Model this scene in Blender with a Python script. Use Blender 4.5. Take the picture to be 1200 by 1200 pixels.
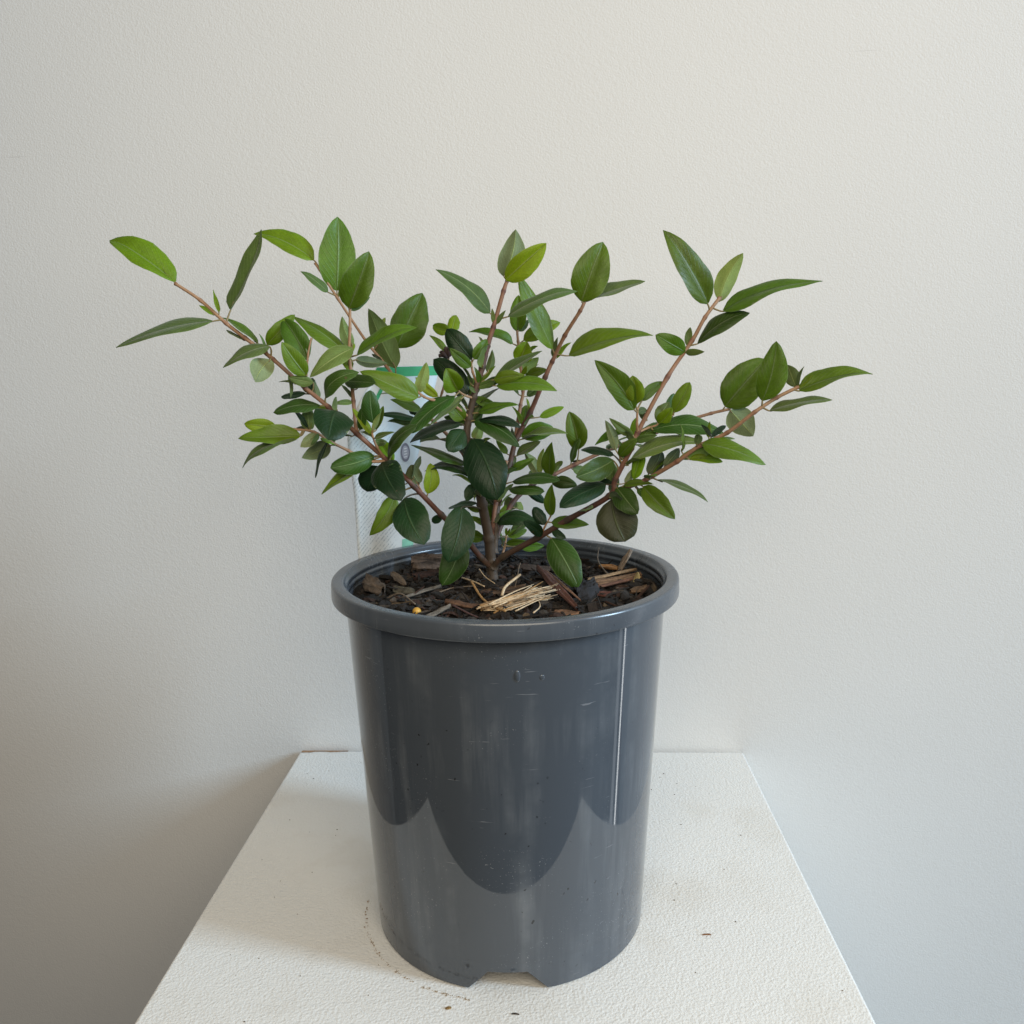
import bpy, bmesh, math, random
from mathutils import Vector, Matrix, noise
R = math.radians
random.seed(7)
scene = bpy.context.scene
for o in list(bpy.data.objects):
    bpy.data.objects.remove(o)
COL = scene.collection

# ------------------------------------------------------------------ camera
cam_d = bpy.data.cameras.new('camera')
cam = bpy.data.objects.new('camera', cam_d); COL.objects.link(cam)
cam_d.sensor_width = 36; cam_d.sensor_fit = 'HORIZONTAL'; cam_d.lens = 30.994
cam_d.clip_start = 0.02; cam_d.clip_end = 50
_f = Vector((-0.02805724, 0.98332701, -0.17966851)); _r = Vector((0.9995576, 0.02582446, -0.01475457)); _u = Vector((0.00986873, 0.180003, 0.98361656))
m = Matrix.Identity(4)
for i in range(3):
    m[i][0], m[i][1], m[i][2] = _r[i], _u[i], -_f[i]
m.translation = Vector((0.01883, -0.49986, 0.33879))
cam.matrix_world = m
scene.camera = cam

# ------------------------------------------------------------------ light
world = bpy.data.worlds.new('World'); scene.world = world; world.use_nodes = True
bg = world.node_tree.nodes['Background']
bg.inputs['Color'].default_value = (0.95, 0.97, 1.0, 1); bg.inputs['Strength'].default_value = 0.15

def area(name, loc, target, sx, sy, power, color):
    d = bpy.data.lights.new(name, 'AREA'); d.shape = 'RECTANGLE'; d.size = sx; d.size_y = sy
    d.energy = power; d.color = color
    o = bpy.data.objects.new(name, d); COL.objects.link(o); o.location = loc
    o.rotation_euler = (Vector(target) - Vector(loc)).to_track_quat('-Z', 'Y').to_euler()
    return o
area('window_light', (4.4, -1.42, 1.95), (0, 0, 0.1), 0.72, 1.7, 210, (0.57, 0.785, 1.0))
area('warm_lamp', (0.85, -0.45, 1.35), (0.48, 0.21, 0.62), 0.4, 0.4, 1.5, (1.0, 0.66, 0.36))
area('fill_light', (0.10, -0.72, 0.62), (0.05, 0.21, 0.30), 0.7, 0.5, 5.0, (1.0, 0.885, 0.70))  # added fill, just above and behind the camera, brightens the middle of the wall
area('door_gap_light', (1.15, 0.03, 0.05), (0, 0.0, 0.05), 0.026, 1.5, 0.62, (0.95, 0.98, 1.0))
area('door_glass_light', (1.15, -0.055, 0.02), (0, 0.0, 0.02), 0.055, 1.5, 0.22, (0.85, 0.93, 1.0))
scene.view_settings.view_transform = 'Standard'; scene.view_settings.look = 'None'
scene.view_settings.exposure = 0.09; scene.view_settings.gamma = 1.0
scene.view_settings.use_curve_mapping = False

# ------------------------------------------------------------------ helpers
def link(o, parent=None):
    COL.objects.link(o)
    if parent is not None: o.parent = parent
    return o
def tag(o, label=None, cat=None, group=None, kind=None):
    if label: o['label'] = label
    if cat: o['category'] = cat
    if group: o['group'] = group
    if kind: o['kind'] = kind
    return o
def empty(name, loc):
    o = bpy.data.objects.new(name, None); o.empty_display_size = 0.02; o.location = loc
    return link(o)
def mesh_obj(name, verts, faces, mats, parent=None, loc=(0, 0, 0), smooth=True, midx=None):
    me = bpy.data.meshes.new(name); me.from_pydata([tuple(v) for v in verts], [], faces); me.validate()
    for mt in (mats if isinstance(mats, (list, tuple)) else [mats]): me.materials.append(mt)
    if midx: me.polygons.foreach_set('material_index', midx)
    me.polygons.foreach_set('use_smooth', [smooth] * len(me.polygons)); me.update()
    o = bpy.data.objects.new(name, me); o.location = loc
    return link(o, parent)

class NT:
    """short hand for node trees"""
    def __init__(s, name):
        s.m = bpy.data.materials.new(name); s.m.use_nodes = True; s.t = s.m.node_tree
        s.b = s.t.nodes['Principled BSDF']; s.out = s.t.nodes['Material Output']
    def n(s, typ, **kw):
        nd = s.t.nodes.new(typ)
        for k, v in kw.items():
            if k.startswith('_'): setattr(nd, k[1:], v)
            else: s.set(nd, k.replace('__', ' '), v)
        return nd
    def set(s, nd, sock, v):
        sk = nd.inputs[int(sock[1:])] if sock[0] == 'i' and sock[1:].isdigit() else nd.inputs[sock]
        if hasattr(v, 'is_linked') or isinstance(v, bpy.types.NodeSocket): s.t.links.new(v, sk)
        else: sk.default_value = v
    def math(s, op, a, b=0.0, c=None, clamp=False):
        nd = s.n('ShaderNodeMath', _operation=op, _use_clamp=clamp); s.set(nd, 'i0', a); s.set(nd, 'i1', b)
        if c is not None: s.set(nd, 'i2', c)
        return nd.outputs[0]
    def mix(s, f, a, b):
        nd = s.n('ShaderNodeMix', _data_type='RGBA'); s.set(nd, 'i0', f); s.set(nd, 'i6', a); s.set(nd, 'i7', b)
        return nd.outputs[2]
    def ramp(s, x, lo, hi):
        nd = s.n('ShaderNodeMapRange'); s.set(nd, 'i0', x); s.set(nd, 'i1', lo); s.set(nd, 'i2', hi)
        return nd.outputs[0]
    def noise(s, vec, scale, detail=3.0, rough=0.5):
        nd = s.n('ShaderNodeTexNoise'); s.set(nd, 'Vector', vec); s.set(nd, 'Scale', scale); s.set(nd, 'Detail', detail); s.set(nd, 'Roughness', rough)
        return nd.outputs[0]
    def coord(s, which='Object', scale=None):
        c = s.n('ShaderNodeTexCoord').outputs[which]
        if scale:
            mp = s.n('ShaderNodeMapping'); s.set(mp, 'Vector', c); s.set(mp, 'Scale', scale); c = mp.outputs[0]
        return c
    def bump(s, h, strength, dist, normal=None):
        nd = s.n('ShaderNodeBump'); s.set(nd, 'Height', h); s.set(nd, 'Strength', strength); s.set(nd, 'Distance', dist)
        if normal is not None: s.set(nd, 'Normal', normal)
        return nd.outputs[0]
    def p(s, **kw):
        for k, v in kw.items(): s.set(s.b, k.replace('__', ' '), v)
        return s
def c4(r, g, b): return (r, g, b, 1)

# ------------------------------------------------------------------ materials
def wall_material():
    k = NT('wall_paint'); c = k.coord()
    big = k.noise(c, 3.0, 4); fine = k.noise(c, 700.0, 3, 0.55); mid = k.noise(c, 260.0, 2)
    spots = k.ramp(k.noise(c, 75.0, 1), 0.82, 0.86)
    col = k.mix(k.ramp(big, 0.3, 0.7), c4(0.77, 0.76, 0.735), c4(0.81, 0.80, 0.775))
    h = k.math('ADD', k.math('MULTIPLY', fine, 0.7), k.math('MULTIPLY', mid, 0.35))
    h = k.math('ADD', h, k.math('MULTIPLY', spots, 0.6))
    sc = k.noise(k.coord('Object', (9.0, 9.0, 260.0)), 1.0, 1); sc = k.math('MULTIPLY', k.ramp(sc, 0.76, 0.79), k.ramp(k.noise(c, 11.0, 1), 0.58, 0.64))
    col = k.mix(k.math('MULTIPLY', sc, 0.35), col, c4(0.45, 0.43, 0.42))
    k.p(Base__Color=col, Roughness=0.62, Normal=k.bump(h, 0.40, 0.0009))
    k.b.inputs['Specular IOR Level'].default_value = 0.3
    return k.m
def plinth_material():
    k = NT('plinth_paint'); c = k.coord()
    fine = k.noise(c, 640.0, 2, 0.5); mid = k.noise(c, 250.0, 2)
    dirt = k.ramp(k.noise(c, 14.0, 5, 0.65), 0.52, 0.78)
    col = k.mix(k.math('MULTIPLY', dirt, 0.35), c4(0.83, 0.815, 0.775), c4(0.60, 0.53, 0.42))
    speck = k.ramp(k.noise(c, 260.0, 1), 0.80, 0.83)
    sm = k.ramp(k.noise(c, 9.0, 2), 0.50, 0.62)
    col = k.mix(k.math('MULTIPLY', k.math('MULTIPLY', speck, sm), 0.8), col, c4(0.10, 0.08, 0.06))
    h = k.math('ADD', fine, k.math('MULTIPLY', mid, 0.5))
    k.p(Base__Color=col, Roughness=0.5, Normal=k.bump(h, 0.55, 0.0010))
    return k.m
def chipboard_material():
    k = NT('bare_chipboard'); c = k.coord()
    k.p(Base__Color=k.mix(k.noise(c, 600.0, 3), c4(0.30, 0.16, 0.08), c4(0.48, 0.31, 0.19)), Roughness=0.9)
    return k.m
def floor_material():
    k = NT('floor_boards'); c = k.coord()
    k.p(Base__Color=k.mix(k.noise(c, 4.0, 4), c4(0.040, 0.034, 0.030), c4(0.06, 0.05, 0.043)), Roughness=0.6)
    return k.m
def pot_material(name, rough, dusty=1.0):
    k = NT(name); c = k.coord()
    streak = k.noise(k.coord('Object', (90.0, 90.0, 5.0)), 1.0, 4, 0.6)
    blot = k.noise(c, 28.0, 4, 0.6)
    sp = k.ramp(k.noise(c, 1100.0, 1), 0.70, 0.75); zone = k.ramp(k.noise(c, 22.0, 2), 0.48, 0.62)
    scr = k.noise(k.coord('Object', (60.0, 60.0, 900.0)), 1.0, 2); scr = k.math('MULTIPLY', k.ramp(scr, 0.70, 0.73), k.ramp(k.noise(c, 40.0, 1), 0.52, 0.60))
    dust = k.math('MULTIPLY', k.ramp(streak, 0.46, 0.78), k.ramp(blot, 0.40, 0.72))
    dust = k.math('MULTIPLY', dust, 0.8 * dusty)
    col = k.mix(dust, c4(0.064, 0.075, 0.090), c4(0.19, 0.205, 0.22))
    col = k.mix(k.math('MULTIPLY', k.math('MULTIPLY', sp, zone), 0.7), col, c4(0.30, 0.31, 0.32))
    col = k.mix(k.math('MULTIPLY', scr, 0.5), col, c4(0.26, 0.27, 0.29))
    dark = k.math('MULTIPLY', k.ramp(k.noise(c, 300.0, 1), 0.73, 0.78), k.ramp(k.noise(c, 15.0, 2), 0.5, 0.6))
    col = k.mix(k.math('MULTIPLY', dark, 0.8), col, c4(0.012, 0.010, 0.009))
    rg = k.math('ADD', k.math('MULTIPLY', dust, 0.22), k.math('ADD', k.math('MULTIPLY', k.ramp(blot, 0.3, 0.8), 0.03), rough))
    wob = k.noise(k.coord('Object', (30.0, 30.0, 10.0)), 1.0, 2)
    k.p(Base__Color=col, Roughness=rg, IOR=1.62, Normal=k.bump(wob, 0.07, 0.0010))
    return k.m
def leaf_material(name, top, vein, rough, trans, tcol, spec=0.4, hair=0.0):
    """two tone blade: pale midrib and fine side veins, mottled, a little translucent"""
    k = NT(name)
    uv = k.n('ShaderNodeUVMap', _uv_map='UVMap').outputs[0]
    sep = k.n('ShaderNodeSeparateXYZ'); k.set(sep, 'Vector', uv); u, v = sep.outputs[0], sep.outputs[1]
    rnd = k.n('ShaderNodeObjectInfo').outputs['Random']
    av = k.math('ABSOLUTE', k.math('SUBTRACT', v, 0.5))
    rib = k.math('SUBTRACT', 1.0, k.ramp(av, 0.008, 0.035), clamp=True)
    ph = k.math('SUBTRACT', k.math('MULTIPLY', u, 62.0), k.math('MULTIPLY', av, 46.0))
    vn = k.ramp(k.math('SINE', ph), 0.75, 1.0)
    c = k.coord()
    mott = k.noise(c, 170.0, 4, 0.6); big = k.noise(c, 45.0, 2)
    cell = k.noise(c, 1500.0, 2, 0.6); edge = k.ramp(av, 0.462, 0.497)
    t2 = tuple(min(1, x * 1.45 + 0.004) for x in top)
    t0 = tuple(x * 0.72 for x in top)
    col = k.mix(k.ramp(mott, 0.3, 0.7), c4(*t0), c4(*top))
    col = k.mix(k.math('MULTIPLY', k.ramp(big, 0.4, 0.75), 0.6), col, c4(*t2))
    col = k.mix(k.math('MULTIPLY', k.math('SUBTRACT', rnd, 0.5), 0.5, clamp=True), col, c4(top[0] * 1.5, top[1] * 1.25, top[2] * 0.9))
    col = k.mix(k.math('MULTIPLY', vn, 0.11), col, c4(*vein))
    col = k.mix(k.math('MULTIPLY', rib, 0.75), col, c4(*vein))
    col = k.mix(k.math('MULTIPLY', edge, 0.45), col, c4(*vein))
    blem = k.math('MULTIPLY', k.ramp(k.noise(c, 260.0, 1), 0.77, 0.81), 0.5)
    col = k.mix(blem, col, c4(0.10, 0.06, 0.03))
    h = k.math('SUBTRACT', k.math('ADD', k.math('MULTIPLY', cell, 0.22), k.math('MULTIPLY', mott, 0.7)), k.math('ADD', k.math('MULTIPLY', rib, 0.8), k.math('MULTIPLY', vn, 0.16)))
    cm = k.n('ShaderNodeMix', _data_type='RGBA', _blend_type='MULTIPLY'); k.set(cm, 'i0', 1.0); k.set(cm, 'i6', col); k.set(cm, 'i7', k.mix(cell, c4(0.62, 0.62, 0.62), c4(1.38, 1.38, 1.38))); col = cm.outputs[2]
    hs = k.n('ShaderNodeHueSaturation'); r2 = k.math('FRACT', k.math('MULTIPLY', rnd, 7.31)); r3 = k.math('FRACT', k.math('MULTIPLY', rnd, 23.7))
    k.set(hs, 'Hue', k.math('ADD', 0.478, k.math('MULTIPLY', r2, 0.032))); k.set(hs, 'Value', k.math('ADD', 0.70, k.math('MULTIPLY', r3, 0.65))); k.set(hs, 'Color', col); col = hs.outputs[0]
    k.p(Base__Color=col, Roughness=k.math('ADD', k.math('MULTIPLY', mott, 0.2), rough - 0.1), Normal=k.bump(h, 0.65, 0.0007))
    k.b.inputs['Specular IOR Level'].default_value = spec
    if hair:
        k.b.inputs['Sheen Weight'].default_value = hair; k.b.inputs['Sheen Roughness'].default_value = 0.5
    tr = k.n('ShaderNodeBsdfTranslucent'); k.set(tr, 'Color', k.mix(k.math('MULTIPLY', mott, 0.5), c4(*tcol), c4(tcol[0] * .6, tcol[1] * .6, tcol[2] * .6)))
    mx = k.n('ShaderNodeMixShader'); k.set(mx, 'i0', trans)
    k.t.links.new(k.b.outputs[0], mx.inputs[1]); k.t.links.new(tr.outputs[0], mx.inputs[2]); k.t.links.new(mx.outputs[0], k.out.inputs['Surface'])
    return k.m
def stem_material():
    k = NT('stem_bark'); a = k.n('ShaderNodeAttribute', _attribute_name='age').outputs['Fac']; c = k.coord()
    ns = k.noise(k.coord('Object', (400.0, 400.0, 120.0)), 1.0, 4, 0.6)
    a2 = k.math('ADD', a, k.math('MULTIPLY', k.math('SUBTRACT', ns, 0.5), 0.25))
    col = k.mix(k.ramp(a2, 0.0, 0.35), c4(0.34, 0.20, 0.11), c4(0.145, 0.050, 0.036))
    col = k.mix(k.ramp(a2, 0.22, 0.55), col, c4(0.058, 0.040, 0.026))
    col = k.mix(k.math('MULTIPLY', k.ramp(ns, 0.58, 0.78), 0.30), col, c4(0.20, 0.15, 0.09))
    k.p(Base__Color=col, Roughness=0.6, Normal=k.bump(ns, 0.5, 0.0005))
    return k.m
def litter_material(name, attr=True, col=None, rough=0.85):
    k = NT(name); c = k.coord()
    ns = k.noise(c, 500.0, 4, 0.65)
    if attr: base = k.n('ShaderNodeAttribute', _attribute_name='tone').outputs['Color']
    else: base = c4(*col)
    dk = k.n('ShaderNodeMix', _data_type='RGBA', _blend_type='MULTIPLY'); k.set(dk, 'i0', 1.0); k.set(dk, 'i6', base)
    k.set(dk, 'i7', k.mix(ns, c4(0.12, 0.11, 0.10), c4(1.75, 1.7, 1.65)))
    k.p(Base__Color=dk.outputs[2], Roughness=rough, Normal=k.bump(ns, 0.7, 0.001))
    return k.m
def plain(name, col, rough=0.6):
    k = NT(name); c = k.coord(); ns = k.noise(c, 300.0, 3)
    k.p(Base__Color=k.mix(ns, c4(*[x * .8 for x in col]), c4(*[min(1, x * 1.15) for x in col])), Roughness=rough)
    return k.m

M_wall, M_plinth, M_chipboard, M_floor = wall_material(), plinth_material(), chipboard_material(), floor_material()
M_pot, M_rim = pot_material('pot_plastic', 0.025), pot_material('pot_rim_plastic', 0.24, 0.7)
YV, OV = (0.32, 0.42, 0.14), (0.20, 0.29, 0.12)
LEAF = {
 'y': (leaf_material('leaf_young', (0.185, 0.315, 0.008), YV, 0.44, 0.38, (0.30, 0.52, 0.02)), leaf_material('leaf_young_underside', (0.21, 0.30, 0.085), YV, 0.6, 0.34, (0.30, 0.48, 0.03), 0.25, 0.1)),
 'm': (leaf_material('leaf_mature', (0.086, 0.176, 0.007), OV, 0.41, 0.27, (0.22, 0.44, 0.01)), leaf_material('leaf_mature_underside', (0.14, 0.21, 0.075), YV, 0.6, 0.26, (0.20, 0.38, 0.02), 0.25, 0.1)),
 'd': (leaf_material('leaf_old', (0.009, 0.034, 0.010), (0.04, 0.08, 0.03), 0.40, 0.06, (0.06, 0.16, 0.015), 0.26), leaf_material('leaf_old_underside', (0.085, 0.125, 0.06), OV, 0.6, 0.07, (0.08, 0.18, 0.02), 0.25, 0.1)),
 'g': (leaf_material('leaf_sage', (0.085, 0.148, 0.030), YV, 0.55, 0.20, (0.20, 0.34, 0.05), 0.3, 0.15), leaf_material('leaf_sage_underside', (0.17, 0.23, 0.115), YV, 0.65, 0.20, (0.20, 0.34, 0.05), 0.25, 0.15)),
 'k': (leaf_material('leaf_dark_mature', (0.030, 0.078, 0.008), OV, 0.42, 0.14, (0.14, 0.28, 0.02), 0.3), leaf_material('leaf_dark_mature_underside', (0.11, 0.16, 0.065), OV, 0.6, 0.14, (0.14, 0.28, 0.02), 0.25, 0.1)),
 'o': (leaf_material('leaf_olive', (0.040, 0.048, 0.018), (0.10, 0.13, 0.05), 0.5, 0.12, (0.12, 0.18, 0.02), 0.35), leaf_material('leaf_olive_underside', (0.09, 0.11, 0.05), OV, 0.6, 0.12, (0.12, 0.18, 0.02))),
}
M_stem = stem_material()
M_petiole = plain('petiole', (0.22, 0.17, 0.075), 0.55)
M_petiole_dark = plain('petiole_dark', (0.06, 0.05, 0.03), 0.55)
M_soil = litter_material('potting_soil', False, (0.008, 0.006, 0.005))
M_litter = litter_material('bark_litter')

# ------------------------------------------------------------------ setting
SK = R(-0.675)          # the plinth and the wall stand a touch skew to the pot's notch
PL0, PL1, PB = -0.1906, 0.1899, 0.2084
def rot(x, y): return (x * math.cos(SK) - y * math.sin(SK), x * math.sin(SK) + y * math.cos(SK))
FLOOR_Z = -0.92
def sheet(name, pts, mat):
    return tag(mesh_obj(name, pts, [(0, 1, 2, 3)], mat, smooth=False), kind='structure')
wa, wb = rot(-3.2, PB + 0.003), rot(3.2, PB + 0.003)
sheet('wall', [(*wa, FLOOR_Z), (*wb, FLOOR_Z), (*wb, 2.0), (*wa, 2.0)], M_wall)
sheet('floor', [(-3.2, -3.0, FLOOR_Z), (3.2, -3.0, FLOOR_Z), (3.2, 0.30, FLOOR_Z), (-3.2, 0.30, FLOOR_Z)], M_floor)

# plinth: a tall box, painted, edges slightly rounded by many coats; one back corner chipped
PD = 0.366
plinth = empty('display_plinth', (0, 0, FLOOR_Z))
tag(plinth, 'tall white painted plinth with a chipped back corner under the plant pot', 'plinth')
bm = bmesh.new()
cs = [rot(PL0, PB), rot(PL1, PB), rot(PL1, PB - PD), rot(PL0, PB - PD)]
vb = [bm.verts.new((x, y, 0)) for x, y in cs]; vt = [bm.verts.new((x, y, -FLOOR_Z)) for x, y in cs]
bm.faces.new(vb); bm.faces.new(vt[::-1])
for i in range(4): bm.faces.new((vb[i], vt[i], vt[(i + 1) % 4], vb[(i + 1) % 4]))
bmesh.ops.recalc_face_normals(bm, faces=bm.faces)
bmesh.ops.bevel(bm, geom=[e for e in bm.edges if e.verts[0].co.z + e.verts[1].co.z > 0.1], offset=0.0016, segments=3, affect='EDGES', profile=0.6)
me = bpy.data.meshes.new('body'); bm.to_mesh(me); bm.free(); me.materials.append(M_plinth)
for p_ in me.polygons: p_.use_smooth = p_.area < 0.001
link(bpy.data.objects.new('body', me), plinth)
# the knocked corner: bare board showing where the paint flaked off
fv, ff = [], []
x0, y0 = PL0, PB
n = 14
for i in range(n + 1):
    t = i / n; x = x0 + 0.0015 + 0.040 * t
    d = (0.0028 + 0.0030 * abs(noise.noise((t * 7.3, 2.1, 0)))) * (1 - t) ** 0.35 * (0.55 + 0.6 * (0.5 + 0.5 * math.sin(t * 9 + 1)))
    a, b = rot(x, y0 + 0.0004), rot(x, y0 - d)
    fv += [(*a, -FLOOR_Z - 0.0030), (*a, -FLOOR_Z + 0.0002), (*b, -FLOOR_Z + 0.00035)]
    if i:
        k = 3 * i
        ff += [(k - 3, k, k + 1, k - 2), (k - 2, k + 1, k + 2, k - 1)]
mesh_obj('chipped_edge', fv, ff, M_chipboard, plinth, smooth=False)

# ------------------------------------------------------------------ pot
H, RT, RB0, RB1, TH = 0.2115, 0.100, 0.0811, 0.0923, 0.0017
ZR = H - 0.0100
pot = empty('plant_pot', (0, 0, 0.0009))
tag(pot, 'glossy dark grey plastic nursery pot with a thick rolled rim and notched base', 'plant pot')
def rad(z): return RB0 + (RB1 - RB0) * (z / ZR)
NOTCH = [R(-89.3), R(0.7), R(90.7), R(180.7)]
HB, HT_, NZ = 0.0218, 0.0106, 0.0118
def notch_z(a):
    for c in NOTCH:
        d = abs((a - c + math.pi) % (2 * math.pi) - math.pi) * RB0
        if d < HT_: return NZ
        if d < HB: return NZ * (HB - d) / (HB - HT_)
    return 0.0
angs = [2 * math.pi * i / 180 for i in range(180)]
for c in NOTCH:
    for d in (-HB, -HT_, HT_, HB): angs.append((c + d / RB0) % (2 * math.pi))
angs = sorted(angs); A = [angs[0]]
for a in angs[1:]:
    if a - A[-1] > 0.004: A.append(a)
zs = [0, 0.0162, 0.0170, 0.0178, 0.03, 0.055, 0.08, 0.11, 0.14, 0.17, ZR + 0.0005]
NA = len(A); vs, fs = [], []
def ring(fn):
    i0 = len(vs)
    for a in A: vs.append(fn(a))
    return i0
def bridge(i0, i1, flip=False):
    for k in range(NA):
        q = (i0 + k, i0 + (k + 1) % NA, i1 + (k + 1) % NA, i1 + k)
        fs.append(q[::-1] if flip else q)
outer = []
for j, z in enumerate(zs):
    def fn(a, z=z, j=j):
        zz = notch_z(a) if j == 0 else z
        r = rad(zz) - (0.00004 if j == 2 else 0)
        return (r * math.cos(a), r * math.sin(a), zz)
    outer.append(ring(fn))
inner = []
for j, z in enumerate(zs):
    def fn(a, z=z, j=j):
        zz = notch_z(a) if j == 0 else z
        r = rad(zz) - TH
        return (r * math.cos(a), r * math.sin(a), zz)
    inner.append(ring(fn))
for j in range(len(zs) - 1):
    bridge(outer[j], outer[j + 1]); bridge(inner[j], inner[j + 1], True)
bridge(inner[0], outer[0])
ci = len(vs); vs.append((0, 0, 0.0162))          # the pot's own floor, raised above the notches
for k in range(NA): fs.append((inner[1] + k, inner[1] + (k + 1) % NA, ci))
body = mesh_obj('body', vs, fs, M_pot, pot)
# crisp notch edges
body.data.set_sharp_from_angle(angle=R(35))
# rim: rolled lip, lathe, with fine moulded ridges inside
prof = [(rad(ZR) - 0.0004, ZR - 0.0002), (RT - 0.0008, ZR), (RT - 0.0002, ZR + 0.0003), (RT, ZR + 0.0010), (RT, ZR + 0.0040), (RT - 0.0001, H - 0.0016), (RT - 0.0003, H - 0.0007), (RT - 0.0009, H - 0.0001), (RT - 0.0018, H), (0.0950, H), (0.0937, H - 0.0001), (0.0930, H - 0.0005), (0.0927, H - 0.0014)]
z = H - 0.003
while z > H - 0.030:
    q_ = rad(z) - 0.0012
    prof += [(q_, z), (q_ - 0.0006, z - 0.0005), (q_ - 0.0007, z - 0.0022), (q_ - 0.0001, z - 0.0027)]
    z -= 0.0038
prof.append((rad(z) - TH + 0.0002, z))
N = 160; vs, fs = [], []
for i in range(N):
    a = 2 * math.pi * i / N; w = 1 + 0.0012 * math.sin(3 * a + 1)
    for r, zz in prof: vs.append((r * w * math.cos(a), r * w * math.sin(a), zz + 0.0003 * math.sin(2 * a + .4)))
L = len(prof)
for i in range(N):
    for j in range(L - 1):
        fs.append((i * L + j, ((i + 1) % N) * L + j, ((i + 1) % N) * L + j + 1, i * L + j + 1))
mesh_obj('rim', vs, fs, M_rim, pot)
# two small moulding runs below the rim
def blob(name, a, z, w, h, d, mat, parent):
    v, f = [], []; nu, nv = 10, 6
    for i in range(nv + 1):
        ph = i / nv * math.pi / 2
        for j in range(nu):
            th = 2 * math.pi * j / nu
            x, y, o_ = w * math.cos(ph) * math.cos(th), h * math.cos(ph) * math.sin(th), d * math.sin(ph)
            zz = z + y; r = rad(zz) - 0.0002 + o_; aa = a + x / r
            v.append((r * math.cos(aa), r * math.sin(aa), zz))
        if i:
            for j in range(nu): f.append(((i - 1) * nu + j, (i - 1) * nu + (j + 1) % nu, i * nu + (j + 1) % nu, i * nu + j))
    mesh_obj(name, v, f, mat, parent)
blob('moulding_drip', R(-84.6), 0.1815, 0.0016, 0.0034, 0.0009, M_pot, pot)
blob('moulding_drip', R(-76.9), 0.1800, 0.0014, 0.0017, 0.0006, M_pot, pot)

# ------------------------------------------------------------------ potting mix
def soil_h(x, y):
    d = math.hypot(x + 0.0085, y - 0.02)
    return 0.1985 + 0.0045 * math.exp(-(d / 0.03) ** 2) + 0.0042 * noise.noise((x * 45, y * 45, 1.7)) + 0.0022 * noise.noise((x * 130, y * 130, 4.2))
vs, fs = [], []
NR, NS = 34, 96
for i in range(NR + 1):
    r = 0.0912 * i / NR
    for j in range(NS):
        a = 2 * math.pi * j / NS; x, y = r * math.cos(a), r * math.sin(a); vs.append((x, y, soil_h(x, y)))
    if i:
        for j in range(NS): fs.append(((i - 1) * NS + j, i * NS + j, i * NS + (j + 1) % NS, (i - 1) * NS + (j + 1) % NS))
# closed below so that it is a body of soil
b0 = len(vs)
for j in range(NS):
    a = 2 * math.pi * j / NS; vs.append((0.0795 * math.cos(a), 0.0795 * math.sin(a), 0.0172))
for j in range(NS): fs.append((NR * NS + j, b0 + j, b0 + (j + 1) % NS, NR * NS + (j + 1) % NS))
fs.append([b0 + j for j in range(NS)][::-1])
soil = mesh_obj('potting_mix', vs, fs, M_soil)
tag(soil, 'dark crumbly potting mix filling the grey pot', 'potting mix', kind='stuff')

rng = random.Random(11)
TONES = [((0.016, 0.012, 0.010), 46), ((0.030, 0.020, 0.015), 24), ((0.060, 0.028, 0.018), 9), ((0.050, 0.042, 0.034), 10), ((0.095, 0.070, 0.050), 7), ((0.16, 0.115, 0.07), 3), ((0.005, 0.005, 0.005), 14)]
def pick():
    s = rng.random() * sum(w for _, w in TONES)
    for c, w in TONES:
        s -= w
        if s <= 0: return c
    return TONES[0][0]
def chip_geo(L, W, T, rg):
    """irregular split flake: tapering, ragged ends; 5 stations x 4 verts"""
    v, f = [], []; ns = 5; cx = rg.uniform(-.2, .2) * W; cz = rg.uniform(-.15, .35) * W
    for i in range(ns):
        t = i / (ns - 1); x = (t - .5) * L; k = (0.35 + 0.65 * math.sin(math.pi * min(max(t * .9 + .05, 0), 1))) * rg.uniform(.8, 1.2)
        w, h = W * .5 * k, T * .5 * rg.uniform(.7, 1.2) * (0.5 + 0.5 * k); b = 4 * t * (1 - t)
        for (sy, sz) in ((-1, -1), (1, -1), (1, 1), (-1, 1)):
            v.append(Vector((x + rg.uniform(-.06, .06) * L, sy * w * rg.uniform(.85, 1.15) + cx * b, sz * h + cz * b)))
        if i:
            for q in range(4): f.append(((i - 1) * 4 + q, (i - 1) * 4 + (q + 1) % 4, i * 4 + (q + 1) % 4, i * 4 + q))
    f.append((3, 2, 1, 0)); k = 4 * (ns - 1); f.append((k, k + 1, k + 2, k + 3))
    return v, f
def colour_attr(me, cols):
    at = me.color_attributes.new('tone', 'FLOAT_COLOR', 'POINT')
    at.data.foreach_set('color', [c for col in cols for c in (*col, 1.0)])
vs, fs, cols = [], [], []
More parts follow.
